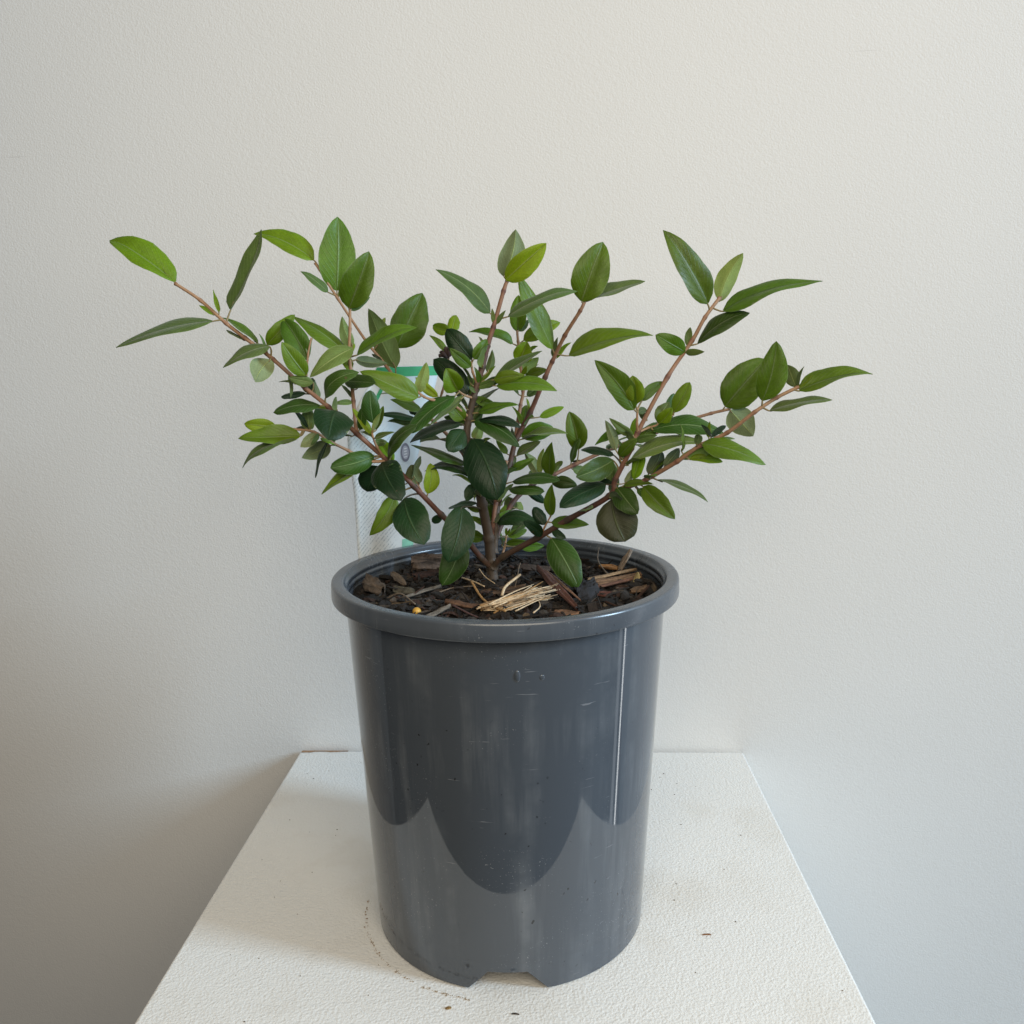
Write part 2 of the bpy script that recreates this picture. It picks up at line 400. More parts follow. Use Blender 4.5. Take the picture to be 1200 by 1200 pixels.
for q in range(2200):
    r = 0.0885 * math.sqrt(rng.random()); a = rng.uniform(0, 2 * math.pi); x, y = r * math.cos(a), r * math.sin(a)
    s = rng.random()
    if s < .22: L_, W_, T_ = rng.uniform(.012, .026), rng.uniform(.0006, .0018), rng.uniform(.0005, .0012)
    elif s < .6: L_, W_, T_ = rng.uniform(.005, .012), rng.uniform(.002, .0055), rng.uniform(.001, .0024)
    else: L_, W_, T_ = rng.uniform(.002, .006), rng.uniform(.0015, .004), rng.uniform(.001, .0022)
    v, f = chip_geo(L_, W_, T_, rng)
    mt = Matrix.Translation((x, y, soil_h(x, y) + rng.uniform(-.0005, .0022))) @ Matrix.Rotation(rng.uniform(0, 6.28), 4, 'Z') @ Matrix.Rotation(rng.gauss(0, .28), 4, 'Y') @ Matrix.Rotation(rng.gauss(0, .5), 4, 'X')
    v = [mt @ p_ for p_ in v]
    if max(math.hypot(p_.x, p_.y) for p_ in v) > 0.0908: continue
    c = pick(); k = rng.uniform(.3, .85); i0 = len(vs)
    vs += v; fs += [tuple(i0 + i for i in ff_) for ff_ in f]; cols += [tuple(x_ * k for x_ in c)] * len(v)
lit = mesh_obj('bark_litter', vs, fs, M_litter, smooth=False); colour_attr(lit.data, cols)
tag(lit, 'fine dark bark crumbs and fibres strewn over the potting mix', 'bark litter', kind='stuff')

# single pieces of bark and straw one can pick out
MM = 0.001
def piece(name, label, cat, p0, p1, w, t, col, group=None, lift=(0, 0), seed=1, rolls=0.0, fibres=0, rough=0.85):
    """a split piece of bark lying from p0 to p1 (mm in plan); lift raises each end above the mix"""
    rg = random.Random(seed)
    a = Vector((p0[0] * MM, p0[1] * MM, 0)); b = Vector((p1[0] * MM, p1[1] * MM, 0))
    a.z = soil_h(a.x, a.y) + lift[0] * MM + t * .3 * MM; b.z = soil_h(b.x, b.y) + lift[1] * MM + t * .3 * MM
    c = (a + b) / 2; L_ = (b - a).length; d = (b - a).normalized(); s = d.cross(Vector((0, 0, 1))).normalized(); n_ = s.cross(d)
    v, f, cl = [], [], []
    nst, nw = 10, max(4, int(w / 1.2) * 2)
    off = rg.uniform(0, 50)
    for i in range(nst + 1):
        u = i / nst; prof_ = (min(1, u * 3.2 + .12) * min(1, (1 - u) * 2.6 + .08)) ** .6
        for side in (1, -1):
            for j in range(nw + 1):
                q = j / nw * 2 - 1
                rag = 1 + .4 * noise.noise((u * 6 + off, q * 2, 0))
                y = q * w * .5 * MM * prof_ * rag
                ridge = noise.noise((u * 1.5 + off, q * w * .9, 3.3)) * .8 + .45 * noise.noise((u * 9, q * w * 2.0 + off, 1.1))
                zz = side * t * .5 * MM * (1 - q * q) ** .5 * (1 + ridge) + rolls * MM * (q * q) + .0006 * noise.noise((u * 2 + off, 0, 9))
                x = (u - .5) * L_ * (1 + .07 * noise.noise((q * 4 + off, side, 5)) * (abs(u - .5) * 2))
                v.append(d * x + s * y + n_ * zz)
                k = 1 + 1.0 * noise.noise((u * 2 + off, q * w * 1.6, 7.0)) + .4 * noise.noise((u * 14, q * w * 3 + off, 2.0)); cl.append(tuple(max(.002, x_ * k) for x_ in col))
    row = 2 * (nw + 1)
    for i in range(nst):
        for j in range(nw):
            p_, q_ = i * row + j, (i + 1) * row + j
            f.append((p_, p_ + 1, q_ + 1, q_)); p_ += nw + 1; q_ += nw + 1; f.append((q_, q_ + 1, p_ + 1, p_))
    o = mesh_obj(name, v, f, M_litter, loc=c); colour_attr(o.data, cl)
    return tag(o, label, cat, group)
def tube_geo(pts, r0, r1, ns=5):
    v, f = [], []; n_ = len(pts)
    for i, p_ in enumerate(pts):
        d = (pts[min(i + 1, n_ - 1)] - pts[max(i - 1, 0)]).normalized()
        s = d.cross(Vector((0, 0, 1)) if abs(d.z) < .95 else Vector((1, 0, 0))).normalized(); t = s.cross(d)
        r = r0 + (r1 - r0) * i / (n_ - 1)
        for k in range(ns):
            a = 2 * math.pi * k / ns; v.append(p_ + s * r * math.cos(a) + t * r * math.sin(a))
        if i:
            for k in range(ns): f.append(((i - 1) * ns + k, (i - 1) * ns + (k + 1) % ns, i * ns + (k + 1) % ns, i * ns + k))
    f.append(tuple(range(ns))[::-1]); f.append(tuple((n_ - 1) * ns + k for k in range(ns)))
    return v, f
def smooth_path(P, n_=8):
    P = [Vector(p_) for p_ in P]; Q = [2 * P[0] - P[1]] + P + [2 * P[-1] - P[-2]]; o = []
    for i in range(1, len(Q) - 2):
        a, b, c, d = Q[i - 1:i + 3]
        for k in range(n_):
            t = k / n_; o.append(.5 * (2 * b + (c - a) * t + (2 * a - 5 * b + 4 * c - d) * t * t + (3 * b - a - 3 * c + d) * t ** 3))
    return o + [P[-1]]
def strand(name, label, cat, pts, r0, r1, mat, group=None):
    P = [Vector((x * MM, y * MM, soil_h(x * MM, y * MM) + h * MM)) for x, y, h in pts]
    base = P[0].copy(); v, f = tube_geo(smooth_path([p_ - base for p_ in P], 6), r0 * MM, r1 * MM, 6)
    return tag(mesh_obj(name, v, f, mat, loc=base), label, cat, group)
M_straw = litter_material('pale_straw', False, (0.60, 0.47, 0.31), 0.6)
M_twig = litter_material('grey_twig', False, (0.16, 0.13, 0.10))
M_tan = litter_material('tan_fibre', False, (0.27, 0.18, 0.10), 0.7)
M_goldtwig = litter_material('golden_stalk', False, (0.42, 0.25, 0.10), 0.7)
piece('bark_chip', 'greyish brown chunky bark chip by the back left of the pot wall', 'bark chip', (-62, 50), (-30, 58), 17, 9, (0.13, 0.095, 0.075), seed=3, lift=(2, 2), rolls=-1.5)
piece('bark_chip', 'flat mid brown bark chip between the stem and the straw tuft', 'bark chip', (-14, -12), (12, -4), 12, 2.5, (0.085, 0.05, 0.028), seed=4, lift=(2, 2.2))
piece('bark_strip', 'long reddish split bark strip slanting right of the straw tuft', 'bark strip', (19, 26), (40, -46), 5.5, 3.2, (0.105, 0.045, 0.034), seed=5, lift=(7, 2.4))
piece('bark_strip', 'thin pale edged splinter lying along the reddish bark strip', 'bark strip', (24, 20), (42, -38), 1.8, 1.6, (0.20, 0.12, 0.085), seed=6, lift=(6, 4.6))
piece('bark_chip', 'tan rounded bark flake at the foot of the reddish strip', 'bark chip', (28, -44), (41, -50), 9, 2.2, (0.17, 0.095, 0.055), seed=7, lift=(3, 2.6))
piece('bark_chip', 'weathered pale grey bark splinter poking up over the right rim', 'bark chip', (69, 40), (78, 43), 5.5, 2.4, (0.30, 0.235, 0.18), seed=8, lift=(2, 15))
piece('bark_strip', 'brown fibrous bark bundle lying right of the hanging glossy leaf', 'bark strip', (47, 4), (82, 26), 8, 4, (0.17, 0.10, 0.055), seed=9, lift=(3, 4))
piece('bark_strip', 'tawny splinter resting on the brown fibrous bark bundle', 'bark strip', (49, 9), (80, 32), 2.6, 2.0, (0.27, 0.18, 0.10), seed=10, lift=(5.4, 6))
piece('bark_strip', 'reddish lower splinter under the brown fibrous bark bundle', 'bark strip', (49, -2), (78, 17), 2.4, 1.8, (0.15, 0.075, 0.05), seed=29, lift=(3.5, 4))
piece('dry_leaf_scrap', 'orange brown dry leaf scrap behind the fibrous bark bundle', 'leaf scrap', (58, 44), (69, 38), 8, 1.6, (0.26, 0.13, 0.045), seed=12, lift=(4, 5), rolls=1.6)
piece('bark_chip', 'rusty red flat flake in front of the fibrous bark bundle', 'bark chip', (50, -8), (68, -20), 10, 2, (0.13, 0.05, 0.038), seed=13, lift=(3, 2.4))
piece('bark_chip', 'dull brown flake against the right inner wall of the pot', 'bark chip', (72, -10), (82, -4), 8, 2.2, (0.12, 0.075, 0.045), seed=14, lift=(3, 3))
piece('dry_leaf_scrap', 'small upright yellowish scrap near the right inner wall', 'leaf scrap', (77, 11), (79, 14), 4, 1.0, (0.27, 0.22, 0.10), seed=15, lift=(1, 9))
piece('bark_strip', 'rust brown bark strip to the left of the straw tuft', 'bark strip', (-32, -33), (-8, -38), 6, 2.6, (0.10, 0.05, 0.026), seed=16, lift=(2.4, 2.4))
piece('bark_strip', 'grey weathered bark strip beside the yellow pellet', 'bark strip', (-41, -50), (-27, -33), 4.2, 2.4, (0.13, 0.115, 0.095), seed=17, lift=(2.2, 3))
piece('bark_strip', 'tan curled bark strip leaning by the left back pot wall', 'bark strip', (-72, 33), (-60, 8), 6, 2.4, (0.13, 0.095, 0.065), seed=18, lift=(6, 2.5), rolls=1.2)
piece('bark_chip', 'greyish knobbly chip cluster at the far left of the potting mix', 'bark chip', (-84, 12), (-72, -2), 12, 6, (0.09, 0.07, 0.055), seed=19, lift=(3, 3), rolls=-1)
piece('bark_chip', 'grey green crumbly bark chip left of the hanging leaf pair', 'bark chip', (-66, 4), (-52, -6), 9, 4, (0.085, 0.078, 0.058), seed=20, lift=(2.4, 2.6))
piece('bark_strip', 'slim grey bark strip pointing at the hanging leaf pair', 'bark strip', (-58, -14), (-38, 2), 3.4, 2.0, (0.15, 0.135, 0.115), seed=21, lift=(2.4, 3.4))
piece('bark_chip', 'smooth black bark lump under the hanging glossy leaf tip', 'bark chip', (40, -20), (52, -4), 15, 10, (0.016, 0.016, 0.019), seed=22, lift=(2.6, 3.2), rolls=-2)
piece('bark_chip', 'dark brown bark chip right behind the main stem', 'bark chip', (6, 34), (34, 46), 10, 4, (0.05, 0.032, 0.022), seed=23, lift=(2, 2))
piece('bark_chip', 'dark purplish bark chip under the grey brown chunky chip', 'bark chip', (-58, 28), (-26, 34), 10, 4, (0.055, 0.03, 0.026), seed=24, lift=(1.6, 1.8))
strand('twig', 'curved pale twig near the left pot wall', 'twig', [(-67, -17, 3.5), (-58, -24, 4.5), (-48, -36, 3)], 0.55, 0.4, M_twig)
strand('twig', 'thin pale stalk below the hanging leaf pair', 'twig', [(-40, -8, 3.2), (-30, -4, 4.6), (-18, -2, 3)], 0.5, 0.35, M_twig)
strand('twig', 'whitish twig slanting from hanging leaf to straw tuft', 'twig', [(-27, 18, 4), (-19, 6, 5), (-12, -3, 3)], 0.55, 0.45, M_straw)
strand('root_fibre', 'thin pale root fibre hanging down from the main stem', 'root fibre', [(-16, 14, 9), (-12, 6, 6), (-6, -2, 3.5)], 0.35, 0.25, M_straw)
strand('straw_stalk', 'golden straw stalk slanting to the front left of the tuft', 'straw', [(-20, 0, 6), (-12, -22, 5), (-3, -46, 5), (2, -56, 5.5)], 0.75, 0.6, M_goldtwig)
strand('twig', 'wispy stalk rising behind the straw tuft', 'twig', [(5, -8, 3), (7, -4, 8), (8, 4, 13), (9, 6, 16)], 0.4, 0.2, M_twig)
strand('twig', 'wiry twig rising in front of the back rim by the pale splinter', 'twig', [(64, 26, 2), (60, 34, 6), (57, 42, 11), (58, 46, 17)], 0.55, 0.25, M_twig)
strand('twig', 'dark purple twig at the front left of the mix', 'twig', [(-28, -36, 3.4), (-18, -46, 3.4), (-10, -52, 3)], 0.6, 0.4, litter_material('purple_twig', False, (0.09, 0.05, 0.05)))
# straw tuft: a bundle of split fibres
rg = random.Random(5); tuft = empty('straw_tuft', (0.004, -0.034, soil_h(0.004, -0.034)))
tag(tuft, 'pale frayed straw fibre tuft lying at the front of the potting mix', 'straw tuft')
for q in range(58):
    s = rg.random(); y0_ = rg.gauss(0, 1)
    a = Vector((-15 + rg.uniform(-3, 9), -9 + y0_ * 3.2, 3.2 + rg.uniform(-1, 1.4)))
    b = Vector((24 + rg.uniform(-13, 4), 11 + y0_ * 6.5 + rg.gauss(0, 3), 5.0 + rg.uniform(-2, 4)))
    if q % 9 == 0: b += Vector((rg.uniform(-6, 2), rg.uniform(-2, 8), rg.uniform(1, 5)))
    if q % 13 == 0: a, b = Vector((0 + rg.uniform(-4, 6), -20 + rg.uniform(-3, 3), 5.0)), Vector((17 + rg.uniform(-3, 6), 4 + rg.uniform(-4, 4), 5.4))
    if q % 5 == 0: a += Vector((rg.uniform(0, 14), rg.gauss(0, 4), rg.uniform(-1, 2)))
    if q % 4 == 0: b -= Vector((rg.uniform(0, 12), rg.gauss(0, 4), 0))
    mid = (a + b) / 2 + Vector((rg.gauss(0, 1.6), rg.gauss(0, 2.4), rg.uniform(-.4, 1.8)))
    v, f = tube_geo(smooth_path([p_ * MM for p_ in (a, mid, b)], 3), rg.uniform(.28, .62) * MM, rg.uniform(.12, .4) * MM, 4)
    mesh_obj('fibre', v, f, (M_straw, M_straw, M_straw, M_tan, M_goldtwig)[q % 5], tuft)
strand('straw_stalk', 'stout cream straw stalk standing out above the tuft', 'straw', [(-1, -26, 6), (1, -20, 8.5), (9, -8, 12)], 0.9, 0.8, M_straw)
# yellow pellet
v, f = [], []; nu, nv = 14, 9
for i in range(nv + 1):
    th = math.pi * i / nv
    for j in range(nu):
        ph = 2 * math.pi * j / nu; k = 1 + .05 * math.sin(3 * ph + th)
        v.append(Vector((.0024 * math.sin(th) * math.cos(ph) * k, .0024 * math.sin(th) * math.sin(ph), .0022 * math.cos(th))))
    if i:
        for j in range(nu): f.append(((i - 1) * nu + j, i * nu + j, i * nu + (j + 1) % nu, (i - 1) * nu + (j + 1) % nu))
tag(mesh_obj('fertiliser_pellet', v, f, plain('yellow_pellet', (0.56, 0.31, 0.045), 0.45), loc=(-0.0465, -0.043, soil_h(-.0465, -.043) + .0030)), 'small round yellow pellet at the front left of the potting mix', 'pellet')
# loose crumbs fallen on the plinth top
crumb_rng = random.Random(3)
def crumb(x, y, L_, W_, label, col, rz):
    v, f = chip_geo(L_ * MM, W_ * MM, .7 * MM, crumb_rng); cl = [col] * len(v)
    v = [Matrix.Rotation(rz, 3, 'Z') @ p_ for p_ in v]
    o = mesh_obj('bark_crumb', v, f, M_litter, loc=(x * MM, y * MM, .0004), smooth=False); colour_attr(o.data, cl)
    tag(o, label, 'crumb', None)
CRUMBS = [(-30, -93, 3.0, 1.6, 'ochre crumb on the plinth in front of the pot', (0.30, 0.19, 0.07), .3),
          (5, -97, 4.2, .7, 'dark thin crumb on the plinth before the pot notch', (0.06, 0.045, 0.035), -.1),
          (116, -33, 5.0, .9, 'rusty brown splinter on the plinth right of the pot', (0.26, 0.12, 0.05), .05)]
for c in CRUMBS: crumb(*c)
# ring of dirt left by an earlier pot position
vs, fs, cols = [], [], []
for q in range(110):
    a = R(crumb_rng.uniform(178, 262)); rr = 0.0845 + crumb_rng.gauss(0, .0005); x, y = rr * math.cos(a) - 0.0045, rr * math.sin(a) - 0.003
    if math.hypot(x, y) < .0822: continue
    s = crumb_rng.choice([.2, .25, .3, .35, .6]); v, f = chip_geo(s * 1.6 * MM, s * MM, .4 * MM, crumb_rng); i0 = len(vs); rz = Matrix.Rotation(crumb_rng.uniform(0, 6), 3, 'Z')
    vs += [rz @ p_ + Vector((x, y, .0003)) for p_ in v]; fs += [tuple(i0 + i for i in ff_) for ff_ in f]; cols += [(0.36, 0.27, 0.18)] * len(v)
for q in range(90):
    x, y = crumb_rng.uniform(-.18, .18), crumb_rng.uniform(-.16, .19)
    if math.hypot(x, y) < .088: continue
    s = crumb_rng.choice([.25, .3, .4, .6]); v, f = chip_geo(s * 1.5 * MM, s * MM, .35 * MM, crumb_rng); i0 = len(vs)
    vs += [p_ + Vector((x, y, .0002)) for p_ in v]; fs += [tuple(i0 + i for i in ff_) for ff_ in f]; cols += [(0.16, 0.12, 0.08)] * len(v)
dr = mesh_obj('soil_dust', vs, fs, M_litter, smooth=False); colour_attr(dr.data, cols)
tag(dr, 'fine brown soil dust sprinkled on the plinth round the pot foot', 'soil dust', kind='stuff')

# ------------------------------------------------------------------ plant label
TT, TN = Vector((0.7071, 0.7071, 0)), Vector((-0.7071, 0.7071, 0))
def tag_pt(s, z, off=0.0):
    s *= 1e-4; z *= 1e-4
    return TT * s + TN * (0.1014 + off - s * s / 0.36 + 0.0 * z) + Vector((0, 0, z))
label_root = empty('plant_label', tag_pt(-100, 1700))
tag(label_root, 'white printed plastic plant label with green top edge standing behind the pot rim', 'plant label')
LB = label_root.location
def outline_x(z):       # left and right edge of the sheet (tenths of mm) at height z
    Lp = [(1700, -352), (2095, -360), (2511, -369), (2780, -402), (2869, -405), (2990, -360), (3115, -272), (3220, -185), (3301, -140)]
    Rp = [(1700, 70), (2104, 97), (2678, 150), (3012, 250), (3200, 322), (3301, 345)]
    def it(P):
        for (a, b), (c, d) in zip(P, P[1:]):
            if z <= c: return b + (d - b) * (z - a) / (c - a)
        return P[-1][1]
    return it(Lp), it(Rp)
def label_sheet(name, z0, z1, f0, f1, off, mat, parent, nz=26, nx=14, thick=0.0):
    v, f, uv = [], [], []
    sides = (off, off - thick) if thick else (off,)
    for sd, o_ in enumerate(sides):
        i0 = len(v)
        for i in range(nz + 1):
            z = z0 + (z1 - z0) * i / nz; l, r = outline_x(z)
            for j in range(nx + 1):
                t = f0 + (f1 - f0) * j / nx; v.append(tag_pt(l + (r - l) * t, z, -o_) - LB)
        for i in range(nz):
            for j in range(nx):
                q = (i0 + i * (nx + 1) + j, i0 + i * (nx + 1) + j + 1, i0 + (i + 1) * (nx + 1) + j + 1, i0 + (i + 1) * (nx + 1) + j)
                f.append(q if sd == 0 else q[::-1])
    if thick:                                   # close the edge
        n1 = len(v) // 2
        bd = [j for j in range(nx + 1)] + [(i + 1) * (nx + 1) - 1 for i in range(1, nz + 1)] + [nz * (nx + 1) + j for j in range(nx - 1, -1, -1)] + [i * (nx + 1) for i in range(nz - 1, 0, -1)]
        for a, b in zip(bd, bd[1:] + bd[:1]): f.append((a, n1 + a, n1 + b, b))
    return mesh_obj(name, v, f, mat, parent)
def label_print_material():
    k = NT('label_print'); c = k.coord('Object')
    def dot(ax):
        nd = k.n('ShaderNodeVectorMath', _operation='DOT_PRODUCT'); k.set(nd, 'i0', c); nd.inputs[1].default_value = ax; return nd.outputs['Value']
    s, z = dot(tuple(TT)), dot((0, 0, 1))
    along = k.math('ADD', k.math('MULTIPLY', s, .80), k.math('MULTIPLY', z, .60)); across = k.math('SUBTRACT', k.math('MULTIPLY', z, .80), k.math('MULTIPLY', s, .60))
    row = k.math('FRACT', k.math('MULTIPLY', across, 430.0)); rowid = k.math('FLOOR', k.math('MULTIPLY', across, 430.0))
    band = k.math('MULTIPLY', k.ramp(row, .30, .40), k.math('SUBTRACT', 1.0, k.ramp(row, .66, .76)))
    cv = k.n('ShaderNodeCombineXYZ'); k.set(cv, 'X', k.math('MULTIPLY', along, 1900.0)); k.set(cv, 'Y', k.math('MULTIPLY', rowid, 7.31))
    cw = k.n('ShaderNodeCombineXYZ'); k.set(cw, 'X', k.math('MULTIPLY', along, 260.0)); k.set(cw, 'Y', k.math('MULTIPLY', rowid, 3.77))
    glyph = k.ramp(k.noise(cv.outputs[0], 1.0, 1), .44, .52); word = k.ramp(k.noise(cw.outputs[0], 1.0, 0), .30, .36)
    ink = k.math('MULTIPLY', k.math('MULTIPLY', band, glyph), word)
    ink = k.math('MULTIPLY', ink, k.math('SUBTRACT', 1.0, k.ramp(s, .004, .007)))
    lowz = k.math('SUBTRACT', 1.0, k.ramp(z, .112, .125)); ink = k.math('MULTIPLY', ink, lowz)
    pic = k.ramp(z, .088, .118); wash = k.noise(c, 90.0, 3)
    base = k.mix(k.math('MULTIPLY', pic, k.ramp(wash, .3, .7)), c4(.74, .73, .69), c4(.56, .67, .71))
    blue = k.math('MULTIPLY', k.ramp(s, -.002, .006), k.math('MULTIPLY', k.ramp(z, .075, .09), .6)); base = k.mix(blue, base, c4(.58, .70, .77))
    k.p(Base__Color=k.mix(k.math('MULTIPLY', ink, .42), base, c4(.10, .14, .16)), Roughness=.35)
    return k.m
M_label = label_print_material(); M_labelgreen = plain('label_green', (0.03, 0.36, 0.14), .35)
label_sheet('sheet', 1700, 3301, 0, 1, 0.0, M_label, label_root, thick=0.0005)
label_sheet('green_border', 3236, 3298, 0.005, .995, 0.0002, M_labelgreen, label_root, 4, 12)
label_sheet('green_border', 3060, 3237, .20, .26, 0.0002, M_labelgreen, label_root, 4, 2)
label_sheet('green_corner', 2040, 2165, .80, .998, 0.0002, plain('label_mint', (.28, .60, .42), .35), label_root, 4, 3)
v, f = [], []
for rr, o_ in ((1.0, .0003), (.72, .0003)):
    for j in range(28):
        a = 2 * math.pi * j / 28; v.append(tag_pt(61 + 36 * rr * math.cos(a), 2742 + 62 * rr * math.sin(a), -o_) - LB)
for j in range(28): f.append((j, (j + 1) % 28, 28 + (j + 1) % 28, 28 + j))
logo = mesh_obj('oval_logo', v, f, plain('logo_ring', (.20, .20, .26), .4), label_root)
v2 = [tag_pt(61, 2742, -.0003) - LB] + v[28:]; mesh_obj('oval_field', v2, [(0, 1 + j, 1 + (j + 1) % 28) for j in range(28)], plain('logo_field', (.45, .45, .52), .4), logo)
v, f = [], []
for q in range(4):          # tiny pale lettering across the oval, too small to read
    z0_ = 2742 - 34 + q * 18; i0 = len(v)
    for (ds, dz) in ((-13, 0), (11, 3), (11, 11), (-13, 8)): v.append(tag_pt(61 + ds, z0_ + dz, -.00045) - LB)
    f.append((i0, i0 + 1, i0 + 2, i0 + 3))
mesh_obj('oval_lettering', v, f, plain('logo_letters', (.78, .78, .80), .4), logo)

# ------------------------------------------------------------------ the shrub
# positions in tenths of a millimetre from the foot of the stem
PLANT_BASE = (-0.0085, 0.0200, 0.2038)
STEMS = [
 (4.2,1.25,[(0,0,0),(-8,0,112),(-19,-30,266),(-51,-100,486),(-84,-150,680),(-120,-200,853),(-102,-200,993),(-71,-200,1113),(-20,-180,1278),(9,-150,1391),(43,-120,1495),(104,-100,1696),(129,-100,1751)]),
 (2.6,1.2,[(13,10,147),(24,40,288),(40,100,451),(108,200,658),(151,250,810),(238,250,972),(333,200,1191),(375,200,1282),(451,150,1436),(540,100,1576),(568,100,1634)]),
 (1.6,0.9,[(142,245,785),(157,280,887),(179,320,1016),(196,340,1104),(182,340,1251),(169,320,1407),(164,320,1474)]),
 (1.9,1.1,[(-13,10,136),(5,20,292),(27,40,446),(64,90,594),(95,130,693)]),
 (2.4,1.1,[(13,-30,71),(73,-80,146),(277,-200,284),(447,-300,407),(673,-400,558),(704,-420,651),(787,-450,826),(818,-450,908),(973,-450,1201),(1108,-400,1390),(1173,-400,1509),(1257,-350,1612)]),
 (1.6,1.05,[(683,-404,568),(765,-460,614),(861,-500,661),(1007,-600,768),(1116,-650,857),(1243,-700,926),(1364,-750,1031),(1472,-750,1102),(1579,-750,1155)]),
 (1.9,1.1,[(23,50,233),(122,160,424),(254,240,533),(383,300,582),(509,350,634),(771,400,739),(1039,400,833),(1226,400,901),(1375,400,945),(1496,400,972)]),
 (2.2,1.0,[(-8,-20,69),(-62,-50,130),(-160,-120,276),(-279,-200,425),(-417,-300,607),(-544,-400,766),(-697,-450,923),(-831,-500,1070),(-953,-500,1175),(-1113,-500,1325),(-1255,-500,1438),(-1349,-500,1514),(-1476,-500,1634),(-1604,-500,1723)]),
 (1.35,0.9,[(-697,-450,923),(-717,-400,1094),(-723,-400,1259),(-728,-400,1346),(-717,-400,1481),(-712,-400,1588)]),
 (1.7,0.85,[(-7,30,280),(-72,90,543),(-158,120,723),(-313,160,903),(-470,200,1037),(-633,200,1276),(-746,200,1420),(-905,200,1673),(-1032,200,1883)]),
 (1.1,0.7,[(-544,-400,766),(-636,-460,774),(-737,-500,836),(-820,-530,886),(-903,-550,943),(-1004,-560,959),(-1109,-560,969)]),
 (0.9,0.5,[(-953,-500,1175),(-933,-530,1239),(-912,-550,1349),(-890,-550,1432)]),
 (1.1,0.8,[(-104,-200,983),(-190,-280,1062),(-287,-340,1090),(-335,-360,1110),(-372,-360,1139)]),
 (0.9,0.6,[(-556,-406,779),(-587,-460,848),(-602,-490,907),(-603,-500,940)]),
 (0.9,0.7,[(-77,-201,1091),(-123,-270,1112),(-156,-320,1143)]),
 (0.9,0.7,[(-54,-195,1166),(-75,-240,1237),(-81,-260,1294)]),
 (1.0,0.7,[(818,-450,908),(812,-480,957),(811,-500,1044)]),
 (0.8,0.5,[(292,-209,295),(317,-240,352),(351,-260,420)]),
 (1.0,0.6,[(42,140,62),(69,180,140),(80,200,201),(86,200,261)]),
 (0.8,0.5,[(818,-450,908),(881,-420,932),(939,-400,948),(1019,-380,997)]),
 (0.9,0.6,[(-365,175,947),(-289,140,1110),(-244,100,1287),(-235,80,1371),(-222,80,1470)]),
 (0.6,0.4,[(-359,-257,531),(-393,-300,616),(-412,-320,677)]),
 (0.9,0.6,[(383,300,582),(378,280,607),(388,270,645)]),
]
